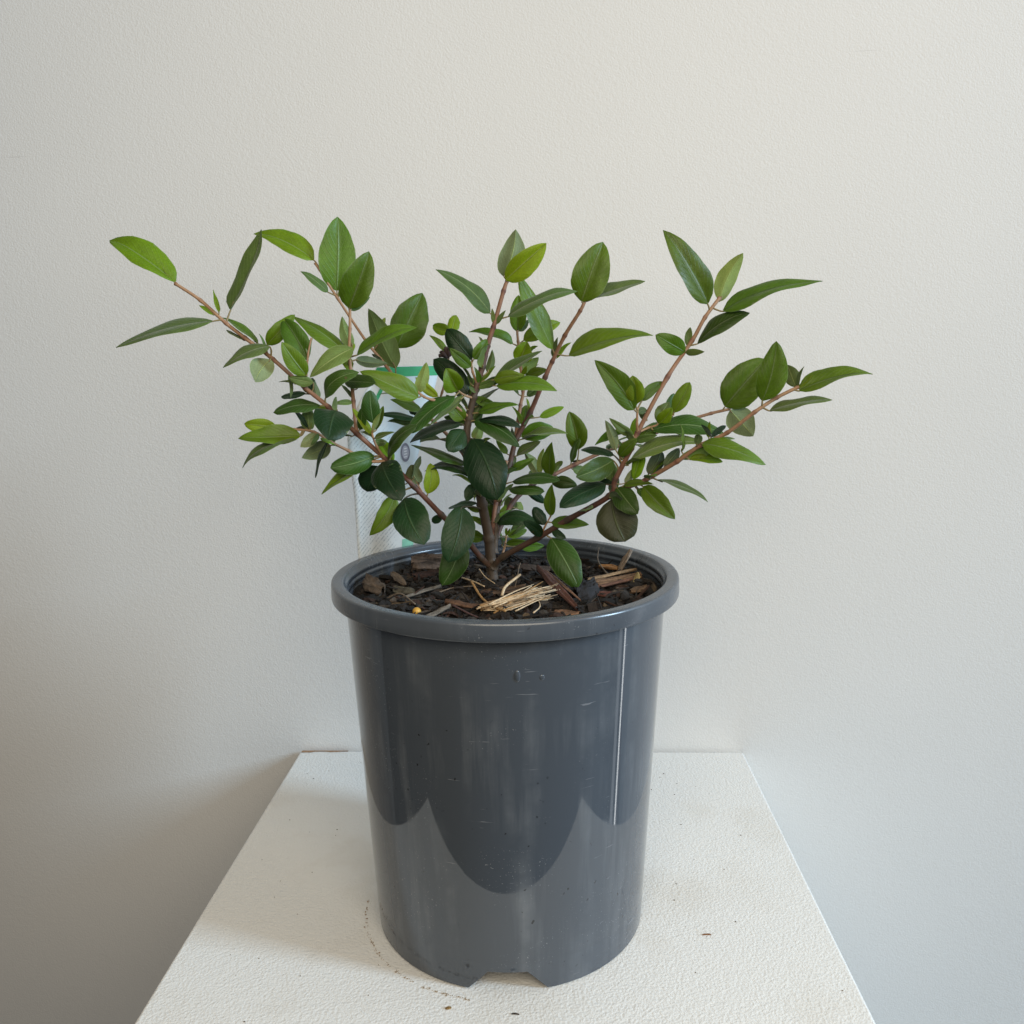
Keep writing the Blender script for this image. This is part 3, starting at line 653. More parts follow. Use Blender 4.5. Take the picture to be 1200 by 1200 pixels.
LEAVES = [
 (7,(-1604,-500,1723),(-1609,-485,1731),(-1956,-445,1968),(0.31,-0.75,0.59),169,'y',0.06),
 (7,(-1368,-500,1532),(-1414,-522,1527),(-1889,-622,1396),(-0.13,-0.49,0.86),167,'g',0.05),
 (7,(-1349,-500,1514),(-1327,-484,1587),(-1146,-434,1991),(-0.61,-0.70,0.36),178,'g',-0.03),
 (7,(-1389,-500,1552),(-1381,-503,1571),(-1403,-510,1687),(0.93,-0.35,0.16),36,'y',0.03),
 (7,(-1400,-500,1563),(-1413,-503,1560),(-1483,-510,1610),(0.33,-0.88,0.34),26,'y',0.03),
 (7,(-1583,-500,1709),(-1620,-479,1742),(-1746,-389,1929),(0.81,-0.06,0.58),76,'y',0.03),
 (7,(-1176,-500,1377),(-1194,-484,1411),(-1392,-434,1557),(0.55,-0.20,0.81),100,'m',0.03),
 (7,(-1255,-500,1438),(-1264,-484,1427),(-1374,-434,1484),(0.35,-0.25,0.90),40,'g',0.03),
 (7,(-1138,-500,1347),(-1144,-485,1402),(-998,-445,1557),(0.28,-0.96,-0.02),88,'y',0.12),
 (7,(-1151,-500,1357),(-1153,-503,1368),(-1173,-510,1459),(0.93,-0.31,0.18),28,'g',0.03),
 (7,(-1125,-500,1336),(-1121,-524,1393),(-1331,-644,1285),(-0.03,-0.64,0.77),106,'g',0.08),
 (7,(-1125,-500,1336),(-1119,-528,1324),(-1161,-678,1211),(-0.59,0.59,-0.55),125,'g',0.05),
 (11,(-917,-547,1322),(-920,-531,1322),(-1054,-481,1539),(0.09,-0.96,0.28),126,'m',0.04),
 (11,(-933,-530,1239),(-930,-547,1240),(-1031,-607,1412),(0.34,-0.93,-0.12),103,'m',0.03),
 (11,(-914,-549,1341),(-915,-545,1342),(-896,-505,1438),(-0.72,0.68,-0.14),32,'g',0.03),
 (8,(-728,-400,1346),(-763,-384,1367),(-1042,-334,1550),(0.40,-0.51,0.76),135,'m',0.06),
 (8,(-728,-400,1355),(-704,-422,1376),(-917,-522,1227),(0.08,-0.88,0.47),111,'g',0.1),
 (7,(-841,-502,1080),(-840,-521,1123),(-649,-601,1258),(-0.53,-0.81,0.27),109,'k',0.22),
 (8,(-721,-397,1182),(-754,-419,1203),(-570,-519,1196),(-0.39,-0.75,0.53),92,'k',0.06),
 (12,(-348,-361,1119),(-366,-379,1110),(-665,-439,1259),(0.34,-0.88,0.34),136,'m',0.07),
 (12,(-372,-360,1139),(-376,-345,1133),(-324,-305,1295),(-0.18,0.97,-0.18),71,'y',0.04),
 (12,(-249,-319,1081),(-267,-306,1108),(-390,-286,1215),(-0.02,-0.99,0.16),54,'y',0.08),
 (7,(-798,-491,1036),(-783,-530,1050),(-779,-770,920),(0.37,-0.44,0.82),211,'d',0.12),
 (7,(-841,-502,1080),(-871,-521,1080),(-1099,-601,1049),(0.11,-0.62,0.78),107,'k',0.1),
 (7,(-920,-501,1147),(-902,-517,1202),(-1019,-567,1230),(0.39,-0.92,-0.00),59,'g',0.05),
 (7,(-881,-504,1115),(-881,-499,1115),(-910,-460,1208),(-0.14,0.89,-0.43),40,'g',0.03),
 (7,(-910,-502,1138),(-954,-482,1142),(-1109,-402,1122),(-0.41,-0.62,0.66),53,'d',0.03),
 (7,(-1032,-500,1250),(-1032,-504,1246),(-1016,-555,1123),(0.92,-0.30,0.24),40,'g',0.03),
 (7,(-978,-500,1198),(-998,-503,1196),(-1087,-510,1210),(0.17,-0.35,0.92),27,'g',0.03),
 (10,(-927,-553,950),(-929,-534,955),(-945,-454,1079),(-0.22,0.80,-0.55),77,'m',0.03),
 (10,(-936,-554,952),(-940,-549,957),(-958,-477,1023),(-0.18,0.64,-0.75),43,'y',0.03),
 (10,(-936,-554,952),(-936,-540,960),(-1027,-500,1066),(0.65,-0.33,0.69),44,'d',0.12),
 (10,(-1100,-560,969),(-1097,-574,975),(-1257,-604,995),(0.19,-0.98,0.09),82,'y',0.06),
 (10,(-953,-556,954),(-970,-573,926),(-1284,-633,925),(0.13,-0.71,0.69),128,'m',0.05),
 (10,(-961,-557,955),(-982,-579,919),(-1264,-679,787),(-0.26,-0.42,0.87),131,'g',0.12),
 (10,(-888,-547,936),(-889,-552,935),(-968,-602,869),(-0.39,0.89,-0.21),65,'g',0.03),
 (10,(-799,-523,873),(-830,-507,865),(-997,-457,796),(0.25,0.96,0.10),99,'g',0.05),
 (10,(-833,-534,896),(-829,-551,898),(-890,-611,704),(-0.75,-0.53,0.40),55,'d',0.03),
 (10,(-881,-546,932),(-878,-550,934),(-915,-590,877),(0.41,-0.85,0.33),27,'g',0.03),
 (7,(-568,-411,792),(-610,-436,797),(-827,-556,749),(0.45,-0.88,0.17),120,'k',0.12),
 (7,(-568,-411,792),(-647,-428,763),(-899,-488,600),(-0.41,-0.45,0.79),122,'m',0.04),
 (7,(-533,-393,753),(-568,-432,761),(-439,-672,601),(-0.20,-0.62,0.76),179,'d',0.1),
 (7,(-533,-393,753),(-601,-376,732),(-682,-316,576),(-0.05,-0.94,-0.34),136,'d',0.05),
 (7,(-417,-300,607),(-526,-316,554),(-669,-366,339),(0.14,-0.98,0.13),110,'m',0.06),
 (7,(-383,-275,562),(-475,-306,538),(-347,-486,316),(-0.07,-0.79,0.61),202,'d',0.08),
 (21,(-393,-300,616),(-386,-304,623),(-423,-355,738),(-0.30,0.91,0.30),91,'d',0.05),
 (0,(-73,-134,618),(-107,-149,640),(-366,-189,685),(0.21,-0.34,0.92),117,'d',0.22),
 (13,(-603,-499,934),(-592,-511,982),(-600,-531,1158),(0.19,-0.98,-0.10),100,'k',0.05),
 (13,(-603,-496,922),(-609,-483,921),(-711,-463,1060),(0.55,-0.67,0.50),52,'y',0.03),
 (13,(-603,-499,934),(-599,-502,935),(-550,-531,1038),(-0.48,0.76,0.44),35,'y',0.03),
 (13,(-603,-499,934),(-585,-479,944),(-555,-399,1069),(-0.07,-0.83,0.55),45,'m',0.03),
 (13,(-600,-486,899),(-590,-504,903),(-472,-564,939),(-0.50,-0.64,0.59),41,'g',0.03),
 (13,(-602,-490,907),(-605,-486,906),(-676,-446,931),(-0.08,-0.62,0.78),26,'g',0.03),
 (13,(-597,-480,885),(-595,-474,885),(-543,-381,870),(0.87,-0.49,-0.03),45,'g',0.03),
 (8,(-718,-398,1109),(-722,-394,1110),(-800,-343,1190),(0.55,-0.36,0.76),37,'g',0.03),
 (8,(-716,-402,1080),(-721,-407,1089),(-818,-468,1081),(0.42,-0.74,0.53),35,'g',0.03),
 (9,(-378,179,957),(-430,161,942),(-659,101,988),(0.26,-0.28,0.92),96,'d',0.04),
 (9,(-378,179,957),(-457,193,923),(-638,233,939),(0.23,0.84,0.50),74,'m',0.06),
 (9,(-430,193,997),(-422,179,1002),(-605,149,1075),(0.37,-0.65,0.66),80,'m',0.05),
 (9,(-404,186,976),(-402,191,978),(-510,241,993),(-0.40,-0.90,0.16),47,'d',0.04),
 (7,(-544,-400,766),(-537,-416,774),(-370,-466,967),(-0.66,-0.62,0.42),115,'k',0.2),
 (14,(-145,-304,1133),(-172,-328,1111),(-412,-448,914),(-0.28,-0.62,0.73),146,'k',0.06),
 (14,(-123,-270,1112),(-125,-297,1106),(-295,-437,962),(-0.75,0.31,0.58),92,'y',0.04),
 (0,(-117,-204,915),(-154,-228,953),(-422,-348,854),(-0.15,-0.42,0.90),136,'d',0.06),
 (0,(-120,-204,891),(-135,-232,917),(-206,-382,819),(0.47,-0.63,0.62),124,'d',0.06),
 (0,(-84,-150,680),(-124,-170,709),(-431,-250,835),(0.42,-0.24,0.88),126,'k',0.04),
 (9,(-245,143,831),(-315,171,828),(-459,321,792),(0.27,0.47,0.84),84,'g',0.05),
 (0,(-114,-203,938),(-124,-198,948),(-255,-137,984),(-0.36,-0.91,0.21),59,'m',0.05),
 (0,(-119,-198,840),(-86,-227,865),(54,-387,544),(-0.06,-0.90,0.42),235,'d',0.07),
 (0,(-111,-202,950),(-71,-221,968),(184,-301,826),(0.25,-0.58,0.78),133,'k',0.08),
 (0,(-111,-202,950),(-52,-215,968),(190,-245,940),(0.05,-0.40,0.91),108,'d',0.06),
 (0,(-111,-202,950),(-100,-197,956),(-29,-147,1063),(-0.22,0.93,-0.29),100,'m',0.05),
 (0,(-100,-200,1004),(-49,-217,1012),(175,-277,1063),(-0.32,-0.51,0.80),95,'m',0.06),
 (0,(-117,-195,827),(-79,-173,859),(-52,-73,938),(-0.30,0.64,-0.71),67,'y',0.04),
 (0,(-80,-201,1080),(-73,-196,1086),(37,-124,1059),(0.54,-0.84,-0.05),55,'m',0.05),
 (0,(-59,-197,1152),(-55,-202,1150),(51,-274,1184),(-0.52,-0.84,-0.14),44,'g',-0.15),
 (0,(-67,-199,1125),(-59,-205,1132),(-92,-299,1164),(0.94,-0.25,0.24),31,'g',-0.12),
 (14,(-153,-316,1141),(-151,-333,1140),(-209,-393,1261),(0.27,-0.91,-0.32),118,'y',0.05),
 (14,(-97,-231,1099),(-103,-214,1117),(-302,-154,1311),(-0.09,-0.97,0.21),128,'d',0.05),
 (15,(-79,-252,1267),(-82,-268,1267),(-194,-318,1372),(0.27,-0.95,-0.16),69,'m',0.1),
 (15,(-80,-257,1285),(-79,-245,1308),(-217,-225,1475),(-0.01,-0.99,0.11),123,'d',0.1),
 (20,(-222,80,1470),(-225,84,1472),(-336,135,1507),(-0.38,-0.92,0.13),72,'y',0.05),
 (20,(-224,80,1453),(-218,86,1463),(-195,179,1567),(0.26,-0.74,0.61),74,'y',0.05),
 (20,(-237,84,1346),(-249,97,1345),(-352,117,1451),(0.31,-0.84,0.46),45,'m',0.04),
 (15,(-80,-257,1285),(-67,-243,1308),(7,-213,1418),(0.17,-0.97,0.15),67,'m',0.08),
 (0,(0,-160,1356),(-10,-155,1363),(-47,-83,1433),(0.85,0.52,-0.08),32,'g',0.03),
 (0,(-41,-190,1211),(5,-174,1234),(30,-124,1359),(-0.12,0.93,-0.35),47,'m',0.05),
 (0,(-54,-195,1166),(-38,-200,1172),(-64,-250,1265),(0.39,-0.85,-0.35),33,'m',0.05),
 (0,(-50,-194,1181),(-29,-190,1183),(46,-150,1273),(-0.38,-0.68,0.62),37,'m',0.03),
 (2,(171,324,1374),(136,308,1395),(-126,258,1471),(0.33,-0.53,0.78),111,'m',0.1),
 (0,(-54,-195,1166),(57,-215,1160),(391,-295,1143),(-0.11,-0.61,0.79),138,'m',0.07),
 (0,(-50,-194,1181),(39,-180,1180),(314,-150,1344),(-0.43,-0.43,0.79),128,'g',0.04),
 (0,(-50,-194,1181),(41,-210,1192),(212,-260,1216),(-0.28,-0.96,-0.01),77,'m',0.06),
 (2,(165,320,1469),(163,332,1467),(175,352,1688),(0.03,-1.00,0.09),106,'y',0.04),
 (2,(165,320,1464),(172,325,1468),(236,386,1539),(0.38,-0.84,0.38),50,'g',0.03),
 (2,(170,322,1386),(203,337,1413),(431,377,1526),(-0.04,-0.92,0.40),103,'y',0.1),
 (2,(178,336,1292),(170,321,1285),(224,281,1405),(-0.11,-0.96,-0.27),124,'y',0.06),
 (2,(185,341,1226),(183,356,1230),(294,396,1307),(-0.23,0.96,-0.17),74,'y',0.04),
 (2,(192,342,1161),(221,329,1195),(347,299,1232),(-0.22,-0.97,-0.04),62,'m',0.05),
 (2,(188,342,1200),(192,339,1202),(219,310,1259),(-0.18,-0.91,-0.37),31,'y',0.03),
 (1,(392,191,1316),(377,171,1359),(176,91,1781),(0.71,-0.67,0.21),190,'m',0.05),
 (1,(398,187,1329),(477,171,1318),(968,121,1432),(-0.24,-0.55,0.80),203,'m',0.1),
 (1,(561,98,1618),(548,86,1629),(668,66,1959),(-0.05,-1.00,-0.04),216,'m',0.05),
 (1,(568,100,1634),(575,116,1630),(925,166,1739),(-0.18,-0.53,0.83),148,'g',0.03),
 (1,(386,195,1304),(383,198,1307),(410,227,1429),(-0.40,-0.87,0.29),39,'g',0.03),
 (1,(386,195,1304),(404,198,1306),(491,227,1398),(-0.36,-0.74,0.57),39,'y',0.03),
 (0,(52,-116,1524),(22,-131,1563),(-273,-171,1798),(0.54,-0.62,0.57),152,'g',0.07),
 (0,(52,-116,1524),(125,-133,1542),(502,-193,1685),(-0.37,-0.51,0.78),163,'g',0.08),
 (0,(43,-120,1495),(42,-123,1502),(34,-130,1588),(0.05,-1.00,-0.08),26,'g',0.03),
 (0,(43,-120,1495),(55,-123,1499),(111,-130,1576),(-0.18,-0.98,0.04),29,'g',0.03),
 (0,(122,-99,1738),(113,-119,1742),(341,-199,1927),(-0.15,-0.96,-0.23),138,'y',0.06),
 (0,(125,-100,1744),(102,-84,1764),(169,-34,2018),(-0.10,0.98,-0.17),157,'g',-0.06),
 (9,(-1011,200,1849),(-1042,214,1902),(-1402,244,2071),(0.23,-0.75,0.62),160,'y',0.06),
 (9,(-916,200,1692),(-959,184,1713),(-1102,134,1834),(0.62,-0.61,0.48),78,'g',0.04),
 (9,(-905,200,1673),(-912,214,1722),(-893,244,2151),(0.22,-0.97,0.06),221,'m',0.03),
 (9,(-905,200,1673),(-895,221,1722),(-818,311,1928),(-0.53,-0.69,0.50),95,'g',0.03),
 (9,(-905,200,1673),(-898,197,1689),(-870,190,1786),(-0.54,-0.84,0.09),30,'y',0.03),
 (8,(-712,-400,1588),(-712,-414,1586),(-590,-444,1872),(0.15,-0.97,-0.17),169,'m',0.04),
 (8,(-713,-400,1570),(-707,-395,1576),(-613,-334,1648),(0.46,-0.88,0.14),50,'g',0.03),
 (8,(-727,-400,1366),(-713,-386,1391),(-766,-356,1548),(-0.13,0.97,-0.23),69,'m',0.05),
 (9,(-633,200,1276),(-564,215,1381),(-403,255,1704),(0.17,-0.98,0.04),220,'m',0.05),
 (9,(-582,201,1199),(-572,185,1259),(-706,135,1613),(0.14,0.97,0.19),153,'m',0.04),
 (8,(-729,-400,1330),(-680,-418,1343),(-357,-488,1493),(-0.44,-0.59,0.67),145,'m',0.06),
 (9,(-707,200,1367),(-680,204,1397),(-633,255,1562),(-0.24,0.94,-0.22),56,'y',0.03),
 (8,(-726,-400,1299),(-698,-384,1315),(-533,-334,1293),(-0.29,0.96,0.01),62,'g',0.05),
 (4,(1199,-387,1544),(1185,-403,1581),(945,-453,1954),(0.41,-0.90,0.14),179,'m',0.05),
 (4,(1250,-354,1603),(1260,-341,1596),(1381,-311,1843),(-0.07,0.99,-0.09),111,'y',0.05),
 (4,(1214,-378,1561),(1270,-395,1541),(1765,-455,1671),(-0.28,-0.38,0.88),206,'m',0.08),
 (4,(1090,-406,1364),(1135,-420,1375),(1392,-450,1536),(-0.47,-0.61,0.64),134,'k',0.05),
 (4,(1080,-410,1350),(1080,-406,1363),(1103,-367,1464),(-0.09,-0.92,0.38),42,'g',0.03),
 (4,(1069,-415,1336),(1066,-430,1332),(904,-470,1422),(0.14,-0.97,-0.17),102,'m',0.1),
 (4,(1058,-420,1322),(1068,-425,1329),(1158,-497,1331),(-0.62,-0.78,-0.01),39,'g',0.06),
 (5,(1401,-754,1058),(1397,-770,1090),(1441,-820,1379),(-0.28,-0.95,-0.12),144,'m',0.04),
 (6,(1447,400,962),(1460,386,988),(1698,356,1278),(-0.20,-0.98,0.07),240,'m',0.05),
 (5,(1552,-750,1142),(1578,-765,1136),(1916,-805,1222),(-0.27,-0.49,0.83),141,'m',0.07),
 (5,(1401,-754,1058),(1436,-771,1040),(1719,-831,1096),(-0.25,-0.34,0.90),118,'g',0.05),
 (5,(1561,-750,1146),(1565,-745,1154),(1537,-684,1262),(-0.39,-0.84,0.38),77,'g',0.05),
 (5,(1561,-750,1146),(1570,-753,1154),(1594,-760,1255),(-0.90,-0.39,0.19),31,'g',0.03),
 (5,(1561,-750,1146),(1573,-753,1150),(1642,-760,1213),(-0.60,-0.53,0.60),28,'y',0.03),
 (6,(1496,400,972),(1490,380,963),(1620,300,808),(0.33,0.92,-0.20),174,'g',0.05),
 (5,(1126,-654,863),(1124,-674,868),(1428,-754,764),(0.06,-0.70,0.72),133,'m',0.14),
 (5,(1157,-667,880),(1166,-652,870),(1383,-612,805),(0.33,-0.51,0.79),101,'k',0.06),
 (5,(1136,-658,869),(1142,-645,870),(1303,-615,893),(-0.05,-0.44,0.90),50,'g',0.03),
 (5,(1126,-654,863),(1172,-638,833),(1020,-588,783),(0.33,0.94,-0.07),65,'y',0.04),
 (19,(895,-414,936),(905,-435,922),(1266,-525,902),(-0.09,-0.53,0.85),164,'k',0.1),
 (4,(745,-436,739),(780,-461,760),(1143,-581,876),(-0.39,-0.36,0.85),160,'g',0.08),
 (19,(939,-400,948),(938,-405,951),(997,-466,1040),(-0.42,-0.85,-0.30),76,'y',0.05),
 (19,(1019,-380,997),(1019,-392,1010),(1099,-412,1172),(-0.20,-0.98,-0.02),86,'y',0.04),
 (19,(933,-402,946),(930,-397,961),(1003,-336,1063),(0.11,-0.89,0.45),84,'g',0.04),
 (6,(1226,400,901),(1225,404,899),(1188,432,919),(-0.50,-0.83,0.26),32,'y',0.03),
 (5,(1167,-671,885),(1170,-667,901),(1254,-627,958),(0.07,-0.86,0.50),33,'d',0.05),
 (5,(1157,-667,880),(1158,-663,897),(1170,-623,978),(-0.56,-0.71,0.43),27,'y',0.03),
 (5,(1167,-671,885),(1168,-667,903),(1124,-627,963),(-0.03,-0.85,0.53),25,'d',0.03),
 (4,(849,-451,969),(869,-446,975),(832,-374,1016),(-0.57,-0.61,0.55),39,'g',0.04),
 (5,(737,-443,598),(745,-460,624),(898,-520,640),(-0.32,-0.63,0.70),49,'m',0.08),
 (5,(817,-480,637),(846,-502,623),(1003,-602,463),(-0.27,-0.91,0.30),108,'m',0.08),
 (5,(801,-475,630),(839,-460,592),(967,-420,466),(0.69,-0.47,0.55),81,'d',0.04),
 (5,(883,-514,675),(919,-533,664),(1175,-613,565),(0.26,-0.29,0.92),100,'g',0.05),
 (16,(811,-495,1021),(792,-510,1037),(582,-550,1296),(0.04,-0.99,-0.12),135,'m',0.05),
 (16,(811,-497,1029),(799,-513,1063),(777,-563,1214),(-0.06,-0.94,-0.32),99,'y',0.04),
 (16,(811,-497,1029),(837,-482,1081),(954,-442,1180),(0.11,-0.96,0.26),61,'m',0.06),
 (16,(811,-495,1021),(815,-491,1020),(867,-452,1029),(0.57,-0.80,0.21),40,'g',0.03),
 (4,(696,-412,590),(712,-437,608),(810,-557,487),(-0.36,-0.79,0.49),126,'k',0.08),
 (4,(646,-388,536),(686,-408,539),(754,-488,318),(-0.13,-0.94,0.30),231,'o',0.05),
 (5,(946,-559,722),(950,-554,739),(1035,-493,824),(-0.16,0.87,-0.46),63,'d',0.05),
 (5,(861,-500,661),(876,-483,688),(951,-423,809),(-0.04,0.90,-0.42),83,'d',0.04),
 (4,(745,-436,739),(721,-453,784),(809,-513,884),(-0.39,-0.90,-0.20),68,'m',0.1),
 (4,(753,-439,755),(703,-452,815),(643,-472,979),(0.01,0.99,0.12),56,'g',0.04),
 (4,(801,-451,869),(792,-466,896),(663,-506,993),(0.25,-0.97,-0.06),50,'g',0.06),
 (4,(801,-451,869),(757,-432,907),(597,-352,834),(-0.55,-0.44,0.71),77,'m',0.05),
 (4,(799,-452,864),(807,-456,866),(918,-506,899),(-0.42,-0.91,0.02),44,'g',0.04),
 (4,(698,-417,631),(755,-431,632),(837,-461,743),(-0.04,0.96,0.29),42,'g',0.04),
 (4,(722,-428,691),(687,-456,762),(478,-606,692),(0.47,-0.81,0.34),123,'k',0.06),
 (4,(737,-433,723),(695,-417,786),(519,-367,815),(0.03,-0.41,0.91),82,'d',0.14),
 (4,(697,-415,609),(649,-442,629),(396,-582,536),(0.07,-0.64,0.77),133,'d',0.06),
 (4,(697,-416,616),(693,-411,621),(612,-372,644),(-0.37,-0.90,0.24),31,'d',0.03),
 (6,(526,354,641),(541,342,735),(481,322,974),(0.00,-1.00,-0.08),136,'m',0.05),
 (6,(564,364,657),(565,367,655),(500,396,650),(-0.38,-0.75,0.55),21,'d',0.03),
 (1,(146,248,797),(187,231,815),(466,171,858),(-0.21,-0.33,0.92),116,'g',0.06),
 (1,(151,250,810),(182,265,829),(391,305,864),(0.17,-0.98,0.12),115,'m',0.05),
 (1,(222,253,942),(297,267,946),(449,297,1005),(0.14,-0.98,0.13),54,'y',0.04),
 (1,(238,250,972),(234,254,972),(218,282,1063),(0.68,-0.66,0.32),29,'y',0.03),
 (1,(191,256,887),(187,260,901),(128,300,1012),(0.61,-0.59,0.53),40,'y',0.03),
 (22,(379,288,595),(282,300,586),(201,320,721),(0.00,0.99,-0.14),73,'g',0.06),
 (22,(379,288,595),(293,275,589),(319,255,756),(-0.33,0.93,0.16),51,'y',0.03),
 (22,(383,300,582),(357,284,574),(370,234,793),(-0.36,-0.91,-0.19),90,'m',0.03),
 (1,(66,141,537),(129,122,567),(415,42,581),(-0.16,-0.41,0.90),131,'k',0.08),
 (6,(330,277,565),(369,261,538),(523,211,526),(-0.29,-0.94,0.17),82,'k',0.06),
 (1,(54,123,501),(106,104,524),(320,24,523),(-0.17,-0.45,0.88),101,'k',0.08),
 (6,(209,216,504),(212,231,497),(328,271,407),(0.29,-0.96,-0.05),58,'d',0.05),
 (1,(98,186,626),(128,190,625),(144,229,709),(-0.08,0.91,-0.41),41,'d',0.04),
 (17,(351,-260,420),(352,-274,426),(360,-304,612),(-0.48,-0.87,-0.12),76,'m',0.03),
 (17,(333,-251,386),(357,-264,386),(568,-294,377),(-0.09,-0.79,0.60),85,'m',0.06),
 (17,(325,-246,369),(321,-242,369),(254,-202,464),(-0.10,-0.94,0.32),73,'d',0.05),
 (4,(361,-251,345),(359,-255,345),(438,-295,298),(-0.25,-0.90,0.35),48,'d',0.05),
 (1,(27,52,326),(35,32,334),(285,-48,331),(-0.19,-0.63,0.75),115,'d',0.2),
 (17,(296,-214,304),(303,-236,304),(199,-336,407),(0.53,-0.81,-0.25),68,'d',0.08),
 (18,(80,201,206),(90,205,207),(211,256,239),(0.30,-0.91,0.29),59,'m',0.05),
 (6,(94,135,382),(111,140,384),(98,212,460),(0.04,0.73,-0.69),88,'m',0.05),
 (6,(112,152,411),(153,157,392),(175,229,420),(-0.43,0.44,-0.79),79,'y',0.05),
 (1,(27,56,339),(33,60,346),(117,100,396),(0.25,-0.92,0.31),35,'m',0.05),
 (1,(28,61,352),(36,67,361),(86,160,417),(-0.03,-0.50,0.86),36,'y',0.03),
 (1,(28,61,352),(10,66,361),(7,138,452),(-0.04,0.78,-0.62),45,'y',0.03),
 (0,(-40,-77,412),(-54,-73,419),(-152,-33,451),(-0.27,-0.91,0.30),35,'m',0.03),
 (0,(-26,-45,317),(-34,-41,326),(-136,-2,377),(-0.19,-0.92,0.33),38,'m',0.03),
 (0,(-15,-19,222),(-41,1,241),(-160,81,235),(-0.55,-0.80,0.23),80,'m',0.08),
 (18,(75,191,166),(82,177,168),(212,147,188),(-0.25,-0.95,0.18),45,'m',0.06),
 (18,(72,185,151),(168,198,142),(320,228,141),(0.19,-0.96,0.22),66,'m',0.05),
 (18,(82,201,216),(83,198,216),(77,191,264),(0.08,-0.99,-0.13),18,'y',0.03),
 (18,(82,201,216),(84,198,216),(108,191,264),(-0.11,-0.99,-0.09),18,'y',0.03),
 (18,(78,197,186),(77,194,187),(39,187,200),(0.23,-0.96,0.15),21,'m',0.03),
 (0,(-67,-126,586),(-75,-130,592),(-136,-170,497),(0.16,-0.94,0.29),72,'d',0.05),
 (0,(-62,-118,553),(-68,-122,561),(-89,-151,495),(-0.66,0.74,-0.11),23,'y',0.03),
 (0,(-43,-83,431),(-146,-327,490),(-220,-447,201),(0.13,-0.93,0.35),186,'d',0.07),
 (7,(-160,-120,276),(-168,-187,285),(-279,-247,14),(0.08,-0.98,0.19),162,'k',0.06),
 (0,(-49,-95,468),(-80,-90,470),(-254,-29,432),(-0.31,-0.32,0.90),83,'d',0.06),
 (7,(-160,-120,276),(-150,-115,298),(-155,-43,267),(0.12,-0.38,-0.92),45,'d',0.03),
 (4,(307,-218,305),(355,-247,289),(500,-407,45),(-0.16,-0.87,0.47),172,'k',0.07),
 (7,(-268,-193,412),(-272,-189,411),(-342,-149,373),(-0.45,-0.89,-0.08),51,'d',0.03),
 (0,(-57,-109,520),(-53,-139,520),(-48,-282,596),(-0.46,0.41,0.79),84,'g',0.06),
 (0,(-57,-109,520),(-62,-83,533),(-84,-10,634),(-0.24,-0.81,0.53),66,'k',0.06),
 (0,(-67,-126,586),(-97,-130,587),(-209,-156,655),(0.54,-0.17,0.82),59,'y',0.06),
 (0,(-67,-126,586),(-39,-125,598),(78,-135,737),(-0.73,-0.33,0.59),83,'m',0.06),
 (0,(-78,-142,649),(-75,-172,649),(-73,-307,723),(0.49,0.42,0.76),80,'y',0.06),
 (0,(-78,-142,649),(-83,-115,662),(-106,-41,760),(-0.32,-0.79,0.52),54,'y',0.06),
 (0,(-101,-173,755),(-75,-186,765),(12,-252,872),(-0.82,-0.27,0.51),73,'m',0.06),
 (0,(-101,-173,755),(-130,-164,758),(-280,-141,857),(0.54,-0.08,0.84),93,'g',0.06),
 (0,(-109,-201,961),(-132,-217,973),(-225,-286,1117),(0.59,-0.81,-0.01),98,'m',0.06),
 (0,(-109,-201,961),(-84,-185,962),(45,-107,1051),(-0.49,-0.18,0.85),85,'k',0.06),
 (0,(-96,-200,1024),(-114,-222,1034),(-184,-323,1170),(0.72,0.32,0.61),86,'m',0.06),
 (0,(-91,-201,1042),(-67,-182,1043),(64,-95,1138),(-0.43,-0.28,0.86),89,'k',0.06),
 (0,(-77,-201,1091),(-88,-174,1100),(-116,-57,1218),(0.24,-0.66,0.71),88,'m',0.06),
 (0,(-59,-197,1152),(-83,-206,1167),(-158,-237,1292),(0.85,0.05,0.52),63,'m',0.06),
 (0,(-59,-197,1152),(-31,-186,1150),(83,-143,1206),(-0.08,-0.71,0.70),70,'k',0.06),
 (0,(-28,-184,1253),(-23,-212,1263),(16,-331,1392),(-0.86,0.21,0.46),89,'y',0.06),
 (1,(34,87,421),(58,71,431),(121,43,502),(-0.74,0.04,0.68),47,'y',0.06),
 (1,(34,87,421),(13,108,423),(-67,216,505),(0.36,-0.38,0.85),84,'k',0.06),
 (1,(98,186,626),(127,179,626),(263,177,698),(-0.34,-0.71,0.62),67,'m',0.06),
 (1,(98,186,626),(72,197,637),(12,244,716),(0.23,-0.75,0.62),47,'k',0.06),
 (1,(123,222,712),(153,221,713),(303,237,796),(-0.33,-0.61,0.72),89,'g',0.06),
 (1,(123,222,712),(95,227,724),(26,258,809),(0.24,-0.83,0.49),48,'m',0.06),
 (1,(142,245,785),(134,220,800),(126,155,897),(0.84,0.41,0.35),52,'k',0.06),
 (1,(199,256,900),(207,227,902),(256,136,962),(-0.78,-0.01,0.63),57,'m',0.06),
 (1,(199,256,900),(196,285,910),(214,396,1017),(-0.08,-0.68,0.73),71,'m',0.06),
 (2,(160,287,907),(172,314,904),(217,420,952),(0.40,-0.52,0.76),65,'m',0.06),
 (2,(193,336,1072),(168,326,1085),(67,295,1228),(0.79,-0.38,0.48),78,'k',0.06),
 (2,(193,336,1072),(221,348,1071),(320,397,1131),(-0.01,-0.76,0.65),67,'k',0.06),
 (2,(192,342,1161),(216,359,1170),(293,414,1266),(-0.54,-0.46,0.70),58,'m',0.06),
 (2,(178,336,1292),(207,329,1300),(286,301,1381),(-0.68,-0.55,0.48),60,'y',0.06),
 (4,(547,-346,471),(543,-376,469),(577,-522,510),(-0.43,0.15,0.89),76,'g',0.06),
